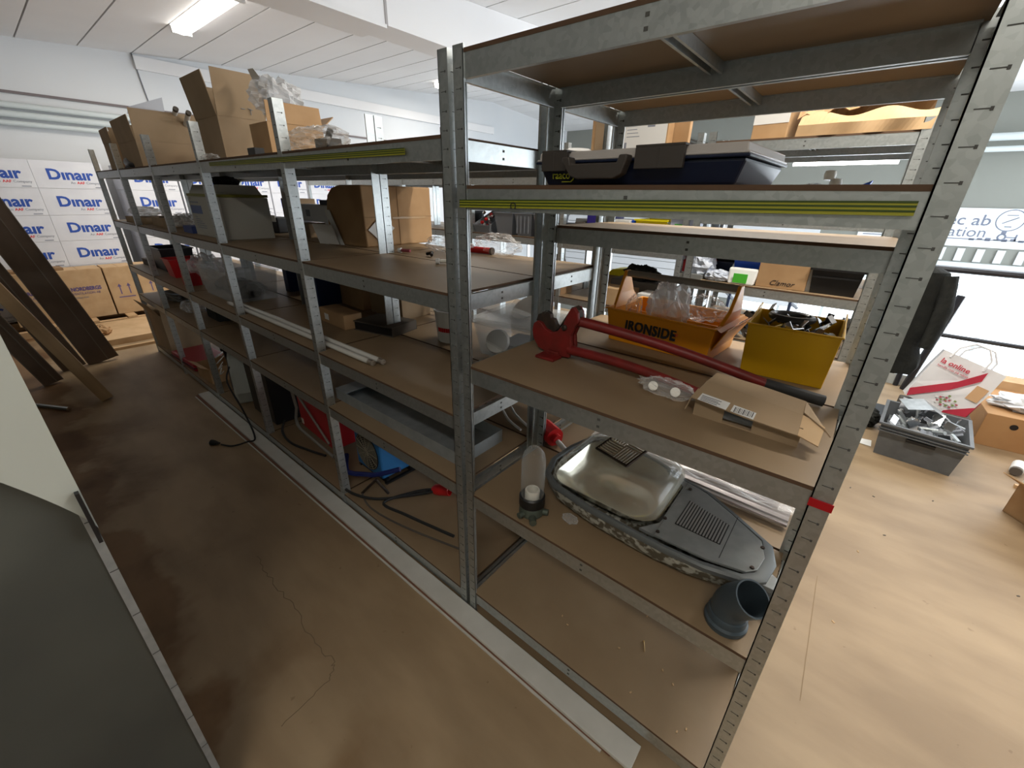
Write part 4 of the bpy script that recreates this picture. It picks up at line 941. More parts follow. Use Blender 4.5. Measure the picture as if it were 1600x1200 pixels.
# clear crate & red bins further left
t = thing('clear_crate', 'clear plastic crate of dark parts on the third shelf left of the blue folders', 'crate', (-2.63, .24, LC), R(0))
b = MB(); bin_mesh(b, .62, .32, .20, th=.004, flare=.88, lip=.010); b.build('crate', CLEARB, t)
for i in range(7):
    tag(bag_mesh(MB(), 0, 0, 0, .05, .09, .06, 80+i, 7, .3).build('dark_part', [BLACK, DUSTY, GREYP][i % 3], loc=(-2.84+.075*i, .22+.03*(i % 3), LC+.06)), '%s lumpy part in the clear plastic crate, %s from its left end' % (['black', 'brown', 'grey'][i % 3], ['first', 'second', 'third', 'fourth', 'fifth', 'sixth', 'seventh'][i]), 'part', 'parts in the clear crate')
t = thing('red_bin', 'small red plastic bin on the third shelf near its far end', 'bin', (-3.98+.14, .20, LC), R(0))
b = MB(); bin_mesh(b, .22, .22, .15, th=.003, flare=.82, lip=.008); b.build('bin_body', REDB, t)
t = thing('black_bin', 'black plastic bin left of the small red bin on the third shelf', 'bin', (-4.35, .26, LC), R(0))
b = MB(); bin_mesh(b, .40, .26, .20, th=.004, flare=.86, lip=.01); b.build('bin_body', BLACK, t)
bag('plastic_bag', 'white bag with red print between the red bin and the clear crate', 'bag', (-3.35, .26, LC+.12), (.20, .14, .12), 90, BAGW, .28)
tag(MB().box(-.06, .06, -.05, .05, 0, .10).build('red_pack', REDH, loc=(-3.32, .12, LC)), 'red pack before the white bag on the third shelf', 'pack')
tag(MB().box(-.07, .07, -.05, .05, 0, .14).build('white_pack', WHITEP, loc=(-3.02, .40, LC), bevel=.006), 'white pack at the back behind the clear crate', 'pack')
tag(MB().box(-.20, .20, -.12, .12, 0, .06).build('dark_tray', DUSTY, loc=(-4.72, .24, LC)), 'dark tray at the far end of the third shelf', 'tray')

# ================================================================ fourth shelf (level D)
t = thing('sheet_metal_tray', 'long shallow galvanised metal tray on the fourth shelf', 'tray', (-.605, .215, LD), R(0))
W_, D_ = .475, .130; TM = mat('tray_zinc', (.33, .36, .37), .5, .5, (.40, .43, .44), 18, 3)
MB().box(-W_, W_, -D_, D_, 0, .0025).build('bottom', TM, t)
MB().box(-W_, W_, -D_-.002, -D_, 0, .060).build('front_wall', TM, t); MB().box(-W_, W_, D_, D_+.002, 0, .060).build('rear_wall', TM, t)
MB().box(-W_-.002, -W_, -D_, D_, 0, .060).build('end_wall', TM, t); MB().box(W_, W_+.002, -D_, D_, 0, .060).build('end_wall', TM, t)
MB().box(-W_, -W_+.10, -D_, D_, .058, .060).build('top_flange', TM, t)
q = MB()
for k in range(4):
    for j in range(4): q.box(-.32+k*.19+j*.008, -.318+k*.19+j*.008, D_-.0015, D_, .028+.006*(j % 2), .031+.006*(j % 2))
q.build('rivet_holes', BLACK, t)['kind'] = 'stuff'
for i, (x, y, sz, m_, l_) in enumerate(((-4.35, .22, (.30, .14, .05), mat('grey_rag', (.22, .21, .19), .9), 'grey cables and rags in a heap at the far end of the fourth shelf'), (-3.72, .18, (.20, .12, .06), BAG, 'crumpled clear film on the fourth shelf beside the heap'))):
    tag(bag_mesh(MB(), 0, 0, 0, *sz, 95+i, 12, .3).build('heap' if i == 0 else 'plastic_film', m_, loc=(x, y, LD+.04)), l_, 'heap' if i == 0 else 'film')
hose('grey_cable', 'coiled grey cable on the far heap of the fourth shelf', 'cable', [(-4.6, .15, LD+.08), (-4.4, .08, LD+.12), (-4.1, .12, LD+.10), (-4.2, .28, LD+.09), (-4.5, .26, LD+.10), (-4.6, .12, LD+.09), (-4.2, .06, LD+.04)], .009, GREYP)
tag(MB().box(-.13, .13, -.09, .09, 0, .16).build('dark_pack', CLOTH, loc=(-3.25, .26, LD), bevel=.02), 'dark cloth pack on the fourth shelf above the white fan heater', 'pack')
carton('tilted_carton', 'open dark carton standing tilted before the far end of the fourth shelf', (-4.72, -.02+.2, LE), .40, .30, .38, R(4), CARDD, fl={'l': (40, .15), 'f': (30, .16), 'r': (-5, .12)})

# ================================================================ bottom shelf (level E)
t = thing('blue_fan_heater', 'blue box fan heater with round wire grille on the bottom shelf', 'heater', (-1.056, .304, LE), R(88))
MB().box(-.10, .13, -.13, .15, .03, .33).build('housing', BLUEH, t, bevel=.012)
g = MB()
for k in range(1, 9): g.tube([(-.105, .01+.014*k*math.cos(2*PI*i/24), .17+.014*k*math.sin(2*PI*i/24)) for i in range(24)], .0018, 5, closed=True)
for k in range(6): a = PI*k/6; g.tube([(-.106, .01+.115*math.cos(a), .17+.115*math.sin(a)), (-.106, .01-.115*math.cos(a), .17-.115*math.sin(a))], .002, 5)
g.build('wire_grille', mat('grille_dusty', (.28, .25, .18), .6), t)['kind'] = 'stuff'
MB().lathe([(0, 0), (.120, 0), (.120, .004), (0, .004)], 24, 0, T(-.1005, .01, .17, 0, 0, R(-90))).build('grille_recess', BLACK, t)
for y_, z_ in ((-.07, .30), (-.02, .31), (.05, .305)): MB().lathe([(0, 0), (.016, 0), (.013, .02), (0, .022)], 12, 0, T(-.10, y_, z_, 0, 0, R(-90))).build('knob', GREYP if y_ < 0 else BLACK, t)
MB().box(-.09, .12, -.15, -.13, 0, .012).box(-.09, .12, .14, .16, 0, .012).box(-.08, -.06, -.14, .15, 0, .03).box(.09, .11, -.14, .15, 0, .03).build('foot_frame', BLACK, t)
hose('blue_cable', 'dark blue cable looping before the blue fan heater', 'cable', [(-1.16, .12, LE+.15), (-1.06, .06, LE+.11), (-.95, .10, LE+.12), (-.84, .12, LE+.16), (-.74, .20, LE+.20)], .014, mat('navy_cable', (.01, .02, .14), .5))
hose('black_cable', 'thick black cable winding on the bottom shelf to the red plug', 'cable', [(-1.18, .10, LE+.10), (-1.08, .03, LE+.05), (-1.0, .02, LE+.02), (-.85, .08, LE+.012), (-.74, .20, LE+.012), (-.62, .34, LE+.03), (-.70, .30, LE+.015), (-.78, .10, LE+.012), (-.60, .12, LE+.012), (-.30, .18, LE+.012)], .008, RUBBER)
hose('grey_cable', 'thin dusty cable curving on the bottom shelf right of the heater', 'cable', [(-.95, .07, LE+.01), (-.80, .03, LE+.008), (-.55, .06, LE+.008), (-.2, .15, LE+.008)], .005, DUSTY)
t = thing('red_plug', 'red industrial plug on the end of the black cable', 'plug', (-.605, .36, LE+.035), R(25))
MB().lathe([(.014, -.05), (.03, -.03), (.034, .0), (.034, .06), (.030, .062), (.028, .02), (0, .02)], 18, 0, T(0, 0, 0, 0, 0, R(80))).build('housing', REDB, t, smooth=True)
t = thing('cable_stand', 'dark folding foot leaning before the blue fan heater', 'stand', (-.86, .10, LE), R(20))
MB().tube([(-.09, 0, .008), (.02, 0, .13)], .008, 8).tube([(.02, 0, .13), (.05, .05, .01)], .008, 8).build('bar', IRON, t)
# red panel heater with tubular frame
t = thing('red_heater', 'red box heater in a bent tubular frame on the bottom shelf', 'heater', (-1.66, .21, LE), R(-3))
MB().box(-.22, .27, -.04, .20, .055, .36).build('housing', REDH, t, bevel=.01)
MB().box(-.20, -.17, -.043, -.04, .08, .12).build('label', CERAM, t)
for dy in (-.05, .21):
    MB().tube([(.30, dy, .05), (.27, dy, .012), (-.24, dy, .012), (-.285, dy, .035), (-.29, dy, .08), (-.23, dy, .19), (-.26, dy, .34), (-.24, dy, .385), (-.18, dy, .39), (.30, dy, .39)], .010, 8).build('frame_tube', mat('frame_grey', (.35, .34, .30), .45, .4), t, smooth=True)
MB().tube([(-.22, -.052, .36), (.24, -.052, .10)], .008, 8).build('brace', mat('frame_grey', (0, 0, 0)), t)
hose('black_cable', 'black cable looping on the bottom shelf before the red heater', 'cable', [(-1.95, .10, LE+.10), (-1.93, .06, LE+.03), (-1.78, .045, LE+.01), (-1.6, .08, LE+.01), (-1.45, .12, LE+.012)], .008, RUBBER)
tag(MB().box(-.20, .20, -.16, .16, 0, .40).build('black_box', BLACK, loc=(-2.30, .25, LE), bevel=.01), 'black box left of the red heater on the bottom shelf', 'box')
# white fan heater
t = thing('white_fan', 'dusty white floor fan with round grille and black handle on the bottom shelf', 'fan', (-2.82, .20, LE), R(-20))
MB().prism([(-.17, 0), (.20, 0), (.22, .10), (.10, .38), (-.08, .40), (-.17, .20)], -.11, .14, 'y').build('housing', mat('dusty_white', (.42, .44, .40), .6), t, bevel=.02)
MB().lathe([(0, 0), (.11, 0), (.11, .012), (.09, .014), (.09, .004), (0, .004)], 26, 0, T(.02, -.111, .18, 0, R(90))).build('round_grille', DUSTY, t, smooth=True)
MB().tube([(-.14, -.12, .22), (-.10, -.13, .40), (.02, -.13, .44), (.06, -.125, .43)], .014, 8).build('handle', BLACK, t, smooth=True)
carton('open_small_carton', 'small open brown carton left of the white fan on the bottom shelf', (-3.42, .14, LE), .30, .22, .14, R(3), CARD, fl={'f': (60, .06), 'b': (30, .06)})
for i in range(4): hose('white_wire', 'thin white wire end left of the white fan, %s of four' % ['lowest', 'second lowest', 'second highest', 'highest'][i], 'wire', [(-3.12, .10+.02*i, LE+.18+.05*i), (-3.05, .06, LE+.15+.05*i), (-3.0, .08, LE+.19+.05*i)], .004, WHITEP, group='white wires', sub=4)
t = thing('red_tool_case', 'flat red plastic case on the bottom shelf near the far end', 'case', (-4.0, .16, LE), R(3))
MB().box(-.30, .30, -.15, .16, 0, .08).build('case_body', mat('dim_red', (.36, .015, .03), .4), t, bevel=.015); MB().box(-.31, .31, -.16, .17, .036, .042).build('case_seam', BLACK, t)
# cord with plug across the floor
hose('power_cord', 'black power cord hanging from the bottom shelf onto the aisle floor', 'cord', [(-2.62, .03, .44), (-2.52, -.035, .36), (-2.28, -.045, .20), (-2.13, -.06, .05), (-2.12, -.12, .045), (-2.20, -.19, .012), (-2.28, -.235, .012)], .006, RUBBER)
t = thing('cord_plug', 'black plug of the power cord lying on the aisle floor', 'plug', (-2.315, -.25, .017), R(215))
MB().lathe([(.007, -.02), (.012, 0), (.020, .02), (.022, .042), (.018, .046), (0, .046)], 14, 0, T(0, 0, 0, 0, 0, R(90))).build('plug_body', RUBBER, t, smooth=True)
for dy in (-.008, .008): MB().tube([(.046, dy, 0), (.066, dy, 0)], .0024, 6).build('pin', CHROME, t)
# ================================================================ aisle floor: white boards
ax0, ay0, ax1, ay1 = -3.29, -.045, .785, -.050
L_ = math.hypot(ax1-ax0, ay1-ay0); an = math.atan2(ay1-ay0, ax1-ax0)
t = thing('white_board', 'long white lacquered board lying on the floor along the shelving', 'board', ((ax0+ax1)/2, (ay0+ay1)/2, 0), an)
MB().box(-L_/2, L_/2, -.038, .044, .0205, .036).build('plank', WPAINT, t, bevel=.002)
MB().box(-L_/2, L_/2, -.036, .044, .0185, .0199).box(-L_/2-.001, -L_/2, -.040, .048, .021, .035).build('raw_edge', WOODR, t)
t = thing('white_board', 'second thin white board lying under and before the long one', 'board', ((ax0+ax1)/2-.02, (ay0+ay1)/2-.012, 0), an+R(.25))
MB().box(-L_/2-.01, L_/2-.08, -.040, .03, .0, .007).build('plank', WPAINT, t, bevel=.001); MB().box(-L_/2-.01, L_/2-.05, -.032, .032, .0071, .0165).build('core_strip', WOODR, t)
# debris on the floor
random.seed(21)
for k in range(26):
    x = random.uniform(1.05, 2.6); y = random.uniform(-.3, 2.4)
    tag(MB().box(-.006, .006, -.003, .003, 0, .003).build('floor_crumb', DUSTY if k % 4 else CARDL, loc=(x, y, 0), rot=(0, 0, random.uniform(0, 3))), 'tiny crumb of debris on the open floor right of the shelving, %s' % where(x-1.8, y-1.0, .4), 'debris', 'floor crumbs')
# crack lines of the screed in the aisle
def crack(pts, name, label):
    q = MB().sheet([[(x, y-.0012, .0006), (x, y+.0014, .0006)] for x, y in pts], .0006).build(name, mat('crack_dark', (.10, .07, .04), .9)); tag(q, None, None, None, 'structure'); return q
def jag(pts, seed, n=9, a=.012):
    random.seed(seed); out = []
    for (x0, y0), (x1, y1) in zip(pts[:-1], pts[1:]):
        for k in range(n): f = k/n; out.append((x0+(x1-x0)*f+random.uniform(-a, a)*.4, y0+(y1-y0)*f+random.uniform(-a, a)))
    out.append(pts[-1]); return out

FL = bpy.data.objects['floor']
for i, pts in enumerate(([(-1.03, -.488), (-.862, -.496), (-.628, -.497), (-.398, -.512), (-.249, -.503), (-.204, -.556), (-.187, -.731)], [(1.158, 1.233), (1.165, .9), (1.173, .522)], [(-2.47, -.965), (-2.317, -.684)])):
    jp = jag(pts, 5+i, 8, .010 if i != 1 else .001)
    q = MB()
    for k in range(len(jp)-1):
        (xa, ya), (xb, yb) = jp[k], jp[k+1]; dx, dy = xb-xa, yb-ya; l_ = math.hypot(dx, dy) or 1; nx, ny = -dy/l_*.0016, dx/l_*.0016
        q.add([(xa-nx, ya-ny, .0006), (xb-nx, yb-ny, .0006), (xb+nx, yb+ny, .0006), (xa+nx, ya+ny, .0006)], [(0, 1, 2, 3)])
    q.build('crack', mat('crack_line', (.19, .135, .08), .9) if i != 1 else mat('joint_line', (.25, .175, .10), .9), FL)
# ================================================================ aisle left: metal end panel in the foreground
t = thing('end_panel', 'dull grey sheet metal end panel in the left foreground', 'panel', (-.10, -.912, 0))
MB().box(-.012, 0, -.75, -.004, 0, 2.0).build('sheet', mat('panel_grey', (.062, .064, .056), .5, .1, (.08, .082, .07), 3, 3), t)
MB().box(-.010, .004, -.004, .010, 0, 2.0).build('edge_post', STEELD, t)
q = MB(); z = .05
while z < 1.95: q.box(.0, .0046, -.003, .0104, z, z+.002); z += .129
q.build('notches', SLOT, t)['kind'] = 'stuff'
# white sheet hanging over its upper part, with a sagging lower edge
t2 = thing('white_sheet', 'white plastic sheet hung over the grey end panel, lower edge sagging', 'sheet', (-.10, -.912, 0))
rows = []
for j in range(31):
    f = (j/30.0)**1.8; y = .012-.80*f; zb = 1.068+.17*min(1, f*9)**.8+.05*f
    rows.append([(.008+.016*math.sin(f*9+.5*k)*(.3+.2*k/8)+.006, y, zb+(2.02-zb)*k/8.0) for k in range(9)])
MB().sheet(rows, .002).build('sheet_body', mat('white_sheet_pvc', (.42, .435, .39), .45), t2, smooth=True)
MB().box(-.02, .03, -.80, .014, 1.995, 2.03).build('top_hem', mat('white_sheet_pvc', (0, 0, 0)), t2)
tag(MB().box(-.06, -.02, .010, .016, 1.045, 1.16).build('dark_clip', BLACK, loc=(-.05, -.918, 0)), 'dark clip at the edge of the grey end panel', 'clip')
# timber beam and brown boards leaning beyond it
def lean_box(name, label, cat, base, top, wd, th, m, group=None, part='plank', strips=False):
    base = Vector(base); d = Vector(top)-base; L = d.length; zz = d.normalized()
    nn = Vector((1, 0, 0)); nn = (nn-zz*nn.dot(zz)).normalized(); ww = zz.cross(nn)
    t = thing(name, label, cat, base, 0, group)
    t.matrix_world = Matrix((( nn.x, ww.x, zz.x, base.x), (nn.y, ww.y, zz.y, base.y), (nn.z, ww.z, zz.z, base.z), (0, 0, 0, 1)))
    MB().box(-th/2, th/2, -wd/2, wd/2, 0, L).build(part, m, t, bevel=.002)
    if strips:
        es = mat('edge_strip', (.20, .16, .12), .4)
        for w_ in (-wd/2, wd*.12, wd/2-.008): MB().box(th/2, th/2+.006, w_, w_+.008, 0, L).build('edge_strip', es, t)
    return t
lean_box('timber_beam', 'light planed timber beam leaning across the aisle end', 'timber', (-3.83, -.61, .015), (-3.83, -1.37, 2.4), .085, .085, WOOD, part='beam')
for i, (bx, by, tx, ty, wd, l_) in enumerate(((-5.0, -.45, -5.0, -.99, .25, 'right brown laminated board leaning behind the timber beam'), (-4.94, -.68, -4.94, -1.27, .18, 'left brown laminated board leaning behind the timber beam'), (-4.6, -.86, -4.6, -1.55, .14, 'third brown board leaning nearest the timber beam'))):
    lean_box('leaning_board', l_, 'board', (bx, by, .012), (tx, ty, 2.45), wd, .03, DARKB, 'brown leaning boards', strips=True)
tag(MB().box(-.9, .5, -.25, .25, 0, .75).build('dark_cabinet', mat('dark_green_cabinet', (.05, .055, .045), .6), loc=(-4.6, -1.62, 0), bevel=.01), 'dark low cabinet behind the leaning boards', 'cabinet')
tag(MB().tube([(-.5, 0, 0), (.5, 0, 0)], .018, 8).build('steel_tube', CHROME, loc=(-4.2, -1.1, .02), rot=(0, 0, R(30)), smooth=True), 'thin steel tube lying on the floor behind the timber beam', 'tube')
tag(MB().box(-1.1, 1.1, -.25, .25, 0, 2.0).build('steel_cabinet', mat('panel_grey', (0, 0, 0)), loc=(-1.3, -1.5, 0), bevel=.01), 'grey steel cabinet behind the end panel in the left foreground', 'cabinet')

# ================================================================ white cartons at the left wall
ccol = [(-1.53, .64), (-.89, .64), (-.25, .66), (.58, .62), (1.22, .62), (1.86, .62), (2.50, .62), (3.14, .62)]
names = ['seventh', 'sixth', 'fifth', 'fourth', 'third', 'second']
words = {-1.53: 'hidden leftmost column', -.89: 'left column', -.25: 'second column', .58: 'third column', 1.22: 'fourth column', 1.86: 'fifth column', 2.50: 'sixth column', 3.14: 'seventh column'}
lv = ['bottom', 'second', 'third', 'fourth', 'fifth', 'top']
made = None
for ci, (y0, wd) in enumerate(ccol):
    for k in range(6):
        z0 = .10+.3125*k
        t = thing('white_carton', 'white carton with blue lettering, %s box of the %s at the left wall' % (lv[k], words[y0]), 'box', (-7.20, y0+wd/2, z0), R(-90)*-1, 'white cartons at the left wall')
        MB().box(-wd/2+.001, wd/2-.001, 0, .60, 0, .310).build('body', WCARD, t, bevel=.0015)
        a = text('Dınaır', .165, BLUEINK, t, (-wd/2+.12, -.0012, .105), bold=.0055, sx=1.02)
        text('An', .040, GREYINK, t, (-wd/2+.31, -.0012, .055)); text('AAF', .040, REDINK, t, (-wd/2+.37, -.0012, .055), bold=.001); text('Company', .040, GREYINK, t, (-wd/2+.455, -.0012, .055))
        MB().box(wd/2-.13, wd/2-.05, -.001, .0, .012, .022).build('hand_hole', GREYINK, t)
st = MB().box(-7.75, -6.55, -1.55, 3.8, 0, .02); 
pl = thing('pallet', 'wooden pallet under the white and brown cartons at the left wall', 'pallet', (0, 0, 0))
for k in range(14): MB().box(-7.85, -6.58, -1.5+.39*k, -1.40+.39*k, .078, .098).build('slat', CARDL, pl)
for x in (-7.8, -7.25, -6.66): MB().box(x, x+.08, -1.5, 3.7, 0, .077).build('bearer', CARDL, pl)
# brown cartons before them
for i, (y0, wd, h_, l_) in enumerate(((-.92, .46, .62, 'leftmost brown carton before the white cartons'), (-.45, .44, .62, 'brown carton with blue print before the white cartons'), (.0, .32, .62, 'brown carton marked with two arrows before the white cartons'), (.33, .34, .62, 'brown carton marked with an arrow, seen between the shelving posts'))):
    t = thing('brown_carton', l_, 'box', (-6.80+.0, y0+wd/2, .10), R(90), 'brown cartons before the white ones')
    MB().box(-wd/2+.003, wd/2-.003, 0, .36, 0, h_).build('body', CARDL, t, bevel=.004)
    MB().box(-.0015, .0015, .001, .359, h_-.001, h_+.0012).build('lid_seam', CARDIN, t)
    if i in (0, 1):
        text('NORDBERGS', .062, VIOLINK, t, (-.13, -.0012, .36), bold=.003, sx=.8); text('VENTILATION AB', .040, VIOLINK, t, (-.13, -.0012, .31), sx=.85); text('luftfilter klass', .026, GREYINK, t, (-.13, -.0012, .265))
    else:
        q = MB()
        for dx in (-.05, .045): q.prism([(dx-.006, .26), (dx+.006, .26), (dx+.006, .36), (dx+.022, .36), (dx, .40), (dx-.022, .36), (dx-.006, .36)], -.0014, -.0002, 'y').build('arrow_print', VIOLINK, t); q = MB()
        MB().box(-.09, .085, -.0014, -.0002, .215, .228).build('arrow_base', VIOLINK, t)
carton('brown_flat_packing', 'flat folded brown carton lying on top of the leftmost brown carton', (-6.95, -.60, .722), .22, .5, .03, R(3), CARDIN, seam=False)
carton('cardboard_sheet', 'pale cardboard sheet lying on the floor before the brown cartons', (-6.07, -.02, .0), .98, .86, .07, R(2), CARDL, seam=False)
tag(bag_mesh(MB(), 0, 0, 0, .16, .10, .07, 33, 10, .3).build('crumpled_board', CARD, loc=(-5.95, -.30, .11)), 'crumpled brown board scrap at the corner of the cardboard sheet', 'scrap')
tag(MB().box(-.02, .02, -.5, .5, 0, .03).build('floor_strip', CARDL, loc=(-5.35, -.0, 0)), 'pale strip on the floor before the cardboard sheet', 'strip')
# ================================================================ second shelf row contents
# top of it
t = thing('flat_carton', 'large upright flat brown carton with a white label on the second row', 'box', (-.52, 2.20, Z5+.0), R(-3), 'cartons on top of the second row')
t.location.z = 1.826
MB().box(-.36, .36, -.02, .02, 0, .50).build('body', CARD, t, bevel=.004)
q = MB(); loft(q, [rz_(rrect(-.33, -.02, .06, .47, .05), -.0226), rz_(rrect(-.33, -.02, .06, .47, .05), -.0202)])
q.v = [(x, z, y) for x, y, z in q.v]; q.build('printed_frame', CARDD, t)
MB().box(-.24, -.10, -.0235, -.0228, .10, .30).build('label', WHITE, t); MB().box(-.235, -.19, -.0235, -.0228, .32, .38).build('print', BLACKINK, t)
q = MB()
for k in range(3): q.box(-.22, -.13, -.0240, -.0236, .24-.035*k, .248-.035*k)
q.box(-.21, -.15, -.024, -.0236, .125, .145).build('print', BLACKINK, t)['kind'] = 'stuff'
t = thing('labelled_carton', 'brown carton with a big white shipping label folded round its corner, second row', 'box', (-.42, 2.10, 1.826), R(0), 'cartons on top of the second row')
MB().box(-.16, .16, -.03, .06, 0, .36).build('body', CARD, t, bevel=.004); MB().box(-.135, .09, -.0312, -.0302, .12, .31).box(.09, .15, -.0312, -.0302, .10, .29).build('label', WHITE, t)
q = MB()
for k in range(4): q.box(-.12, -.06+.01*k, -.0316, -.0312, .28-.02*k, .284-.02*k)
q.box(.02, .07, -.0316, -.0312, .27, .288).box(-.13, -.115, -.0316, -.0312, .15, .19).build('print', GREYINK, t)['kind'] = 'stuff'
t = thing('labelled_carton', 'small brown carton with a white top label left of the crumpled brown paper', 'box', (.315, 2.20, Z5), R(-8), 'cartons on top of the second row')
MB().box(-.09, .09, -.10, .10, 0, .145).build('body', CARD, t, bevel=.003); MB().box(-.0905, .0905, -.1012, -.10, .075, .1455).build('label', WHITE, t)
# crumpled brown paper sack
t = thing('brown_paper_bundle', 'large crumpled sheet of brown kraft paper on top of the second row', 'paper', (.70, 2.28, Z5))
rows = [[(-.27+.036*i, -.20+.05*j, .02+.14*math.sin(PI*min(1, (j+1)/7))+.018*math.sin(i*1.7+j)+.006*i) for j in range(9)] for i in range(16)]
MB().sheet(rows, .004).build('upper_fold', CARD, t)
MB().sheet([[(-.26+.018*i, -.225+.006*math.sin(i*.6), .0), (-.255+.018*i, -.232+.006*math.sin(i*.5), .05), (-.25+.018*i, -.195, .095+.015*math.sin(i*.4))] for i in range(31)], .004).build('front_fold', CARDL, t)
tag(MB().lathe([(0, 0), (.12, 0), (.13, .02), (.10, .04), (0, .045)], 20).build('white_dish', WHITEP, loc=(-.98, 2.16, 1.965), smooth=True), 'white round dish on the second row left of the cartons', 'dish')
tag(MB().box(-.10, .12, -.05, .06, 0, .14).build('dish_box', WHITEP, loc=(-.98, 2.17, 1.826), bevel=.004), 'white box under the round dish on the second row', 'box')
for i, (x, m_, l_) in enumerate(((-.22, BLUEB, 'blue plastic scoop standing behind the assortment case'), (-.28, PINK, 'pink and yellow cloth behind the assortment case'), (-.10, GREYP, 'grey small box behind the assortment case'))):
    tag(bag_mesh(MB(), 0, 0, 0, .05, .03, .035, 120+i, 8, .25).build('small_item', m_, loc=(x, 2.2, 1.86)), l_, 'item')
tag(MB().box(-.16, .16, -.06, .06, 0, .03).build('small_shelf_box', CARD, loc=(-.20, 2.2, 1.826)), 'thin brown box under the small items behind the assortment case', 'box')
# hall cables on the ceiling slope
cb = thing('loose_cables', 'tangle of loose dark cables strung along the far hall wall', 'cables', (0, 0, 0))
for i in range(3):
    hose('cable', None, None, [(-4.4, 12.57, 3.5-.03*i), (-3.6, 12.57, 3.2-.08*i), (-2.9, 12.57, 3.05+.05*i), (-2.2, 12.57, 2.92-.02*i), (-1.2, 12.57, 2.86+.04*i)], .018, DUSTY, parent=cb)
# under the top board, bay level 1.60
bag('plastic_bag', 'clear bag of parts under the top beam of the second row', 'bag', (.52, 2.62, 1.60+.10), (.10, .09, .09), 130, BAGW, .25)
tag(MB().prism([(-.09, .0), (.08, .0), (.16, .20), (.0, .12), (-.12, .10)], -.06, .06, 'y').build('blue_scoop', BLUEB, loc=(.66, 2.62, 1.60), bevel=.004), 'blue plastic scoop bin beside the clear bag, second row', 'bin')
for i, (x, z) in enumerate(((.60, 1.80), (.64, 1.755))): tag(MB().lathe([(0, 0), (.028, .006), (.034, .03), (.028, .055), (0, .06)], 14).build('ceramic_puck', CERAM, loc=(x, 2.60, z), smooth=True), ['upper pale grey ceramic puck at the blue scoop bin', 'lower pale grey ceramic puck at the blue scoop bin'][i], 'puck', 'ceramic pucks')
# level 1.60 of the nearest bay, seen as a dark strip
for i, (x, w_, h_, m_, l_) in enumerate(((.16, .20, .06, BLACK, 'black tool roll on the second row behind the bare shelf'), (.40, .18, .05, mat('grey_heap', (.25, .25, .25), .8), 'grey fluffy heap on the second row behind the bare shelf'), (.62, .12, .07, DUSTY, 'dark brown box right of the grey heap'), (.82, .24, .08, CARDIN, 'dark brown carton at the right end of the second row'))):
    tag(bag_mesh(MB(), 0, 0, 0, w_*.55, .09, h_*.6, 140+i, 10, .15).build('dark_item', m_, loc=(x, 2.18, 1.60+h_*.4)) if i < 2 else MB().box(-w_/2, w_/2, -.08, .08, 0, h_).build('dark_item', m_, loc=(x, 2.18, 1.60), bevel=.003), l_, 'item')
# level B long run: grey bins etc
for i, (x, w_, l_) in enumerate(((-1.88, .20, 'left grey bin of bright metal parts on the second row'), (-1.62, .21, 'grey bin with slanted side on the second row'), (-1.40, .18, 'grey ribbed bin on the second row'), (-1.20, .18, 'rightmost grey ribbed bin on the second row'))):
    t = thing('grey_bin', l_, 'bin', (x, 2.20, 1.367), 0, 'grey bins on the second row'); b = MB(); bin_mesh(b, w_, .26, .175, th=.004, flare=.80 if i else .9, lip=.006, front=.35 if i == 0 else 1.0); b.build('bin_body', GREYP, t)
    if i > 1:
        for k in range(4): MB().box(-w_*.36+k*w_*.22, -w_*.36+k*w_*.22+.008, -.135, -.125, .02, .16).build('rib', GREYP, t)
for k in range(14):
    random.seed(200+k)
    tag(MB().lathe([(0, 0), (.014, 0), (.014, .02), (0, .02)], 8).build('metal_part', CHROME if k % 3 else REDB, loc=(-1.86+random.uniform(-.07, .07), 2.16+random.uniform(-.05, .05), 1.367+.02+.011*k), rot=(random.uniform(0, 2), random.uniform(0, 2), 0)), 'small %s metal part in the left grey bin, number %s up its heap' % ('bright' if k % 3 else 'red', ['one', 'two', 'three', 'four', 'five', 'six', 'seven', 'eight', 'nine', 'ten', 'eleven', 'twelve', 'thirteen', 'fourteen'][k]), 'part', 'metal parts in the left grey bin')
for i, (x, w_, h_, m_, l_) in enumerate(((-2.10, .10, .18, BLACK, 'black box left of the grey bins, second row'), (-1.01, .15, .12, BLACK, 'black crate right of the grey bins, second row'), (-.70, .22, .20, mat('indigo', (.03, .02, .22), .5), 'indigo box right of the rear post, second row'), (-.87, .09, .14, DUSTY, 'dusty rag bundle left of the indigo box'), (-.52, .12, .17, WHITEP, 'white box on the second row left of the yellow bin'), (-.432, .03, .17, BLUEB, 'thin blue box beside the yellow bin, second row'))):
    tag(MB().box(-w_/2, w_/2, -.09, .09, 0, h_).build('shelf_item', m_, loc=(x, 2.20, 1.367), bevel=.006), l_, 'box')
t = thing('yellow_bin', 'bright yellow stacking bin on the second row', 'bin', (-.29, 2.20, 1.367)); b = MB(); bin_mesh(b, .22, .24, .17, th=.003, flare=.85, lip=.010); b.build('bin_body', YELB, t)
t = thing('clear_bin', 'clear bin with a green label on the second row', 'bin', (-.08, 2.18, 1.367)); b = MB(); bin_mesh(b, .15, .2, .19, th=.003, flare=.9, lip=.006); b.build('bin_body', mat('lilac_bin', (.45, .48, .62), .4), t); MB().box(-.045, .045, -.104, -.098, .09, .16).build('label', GREEN, t)
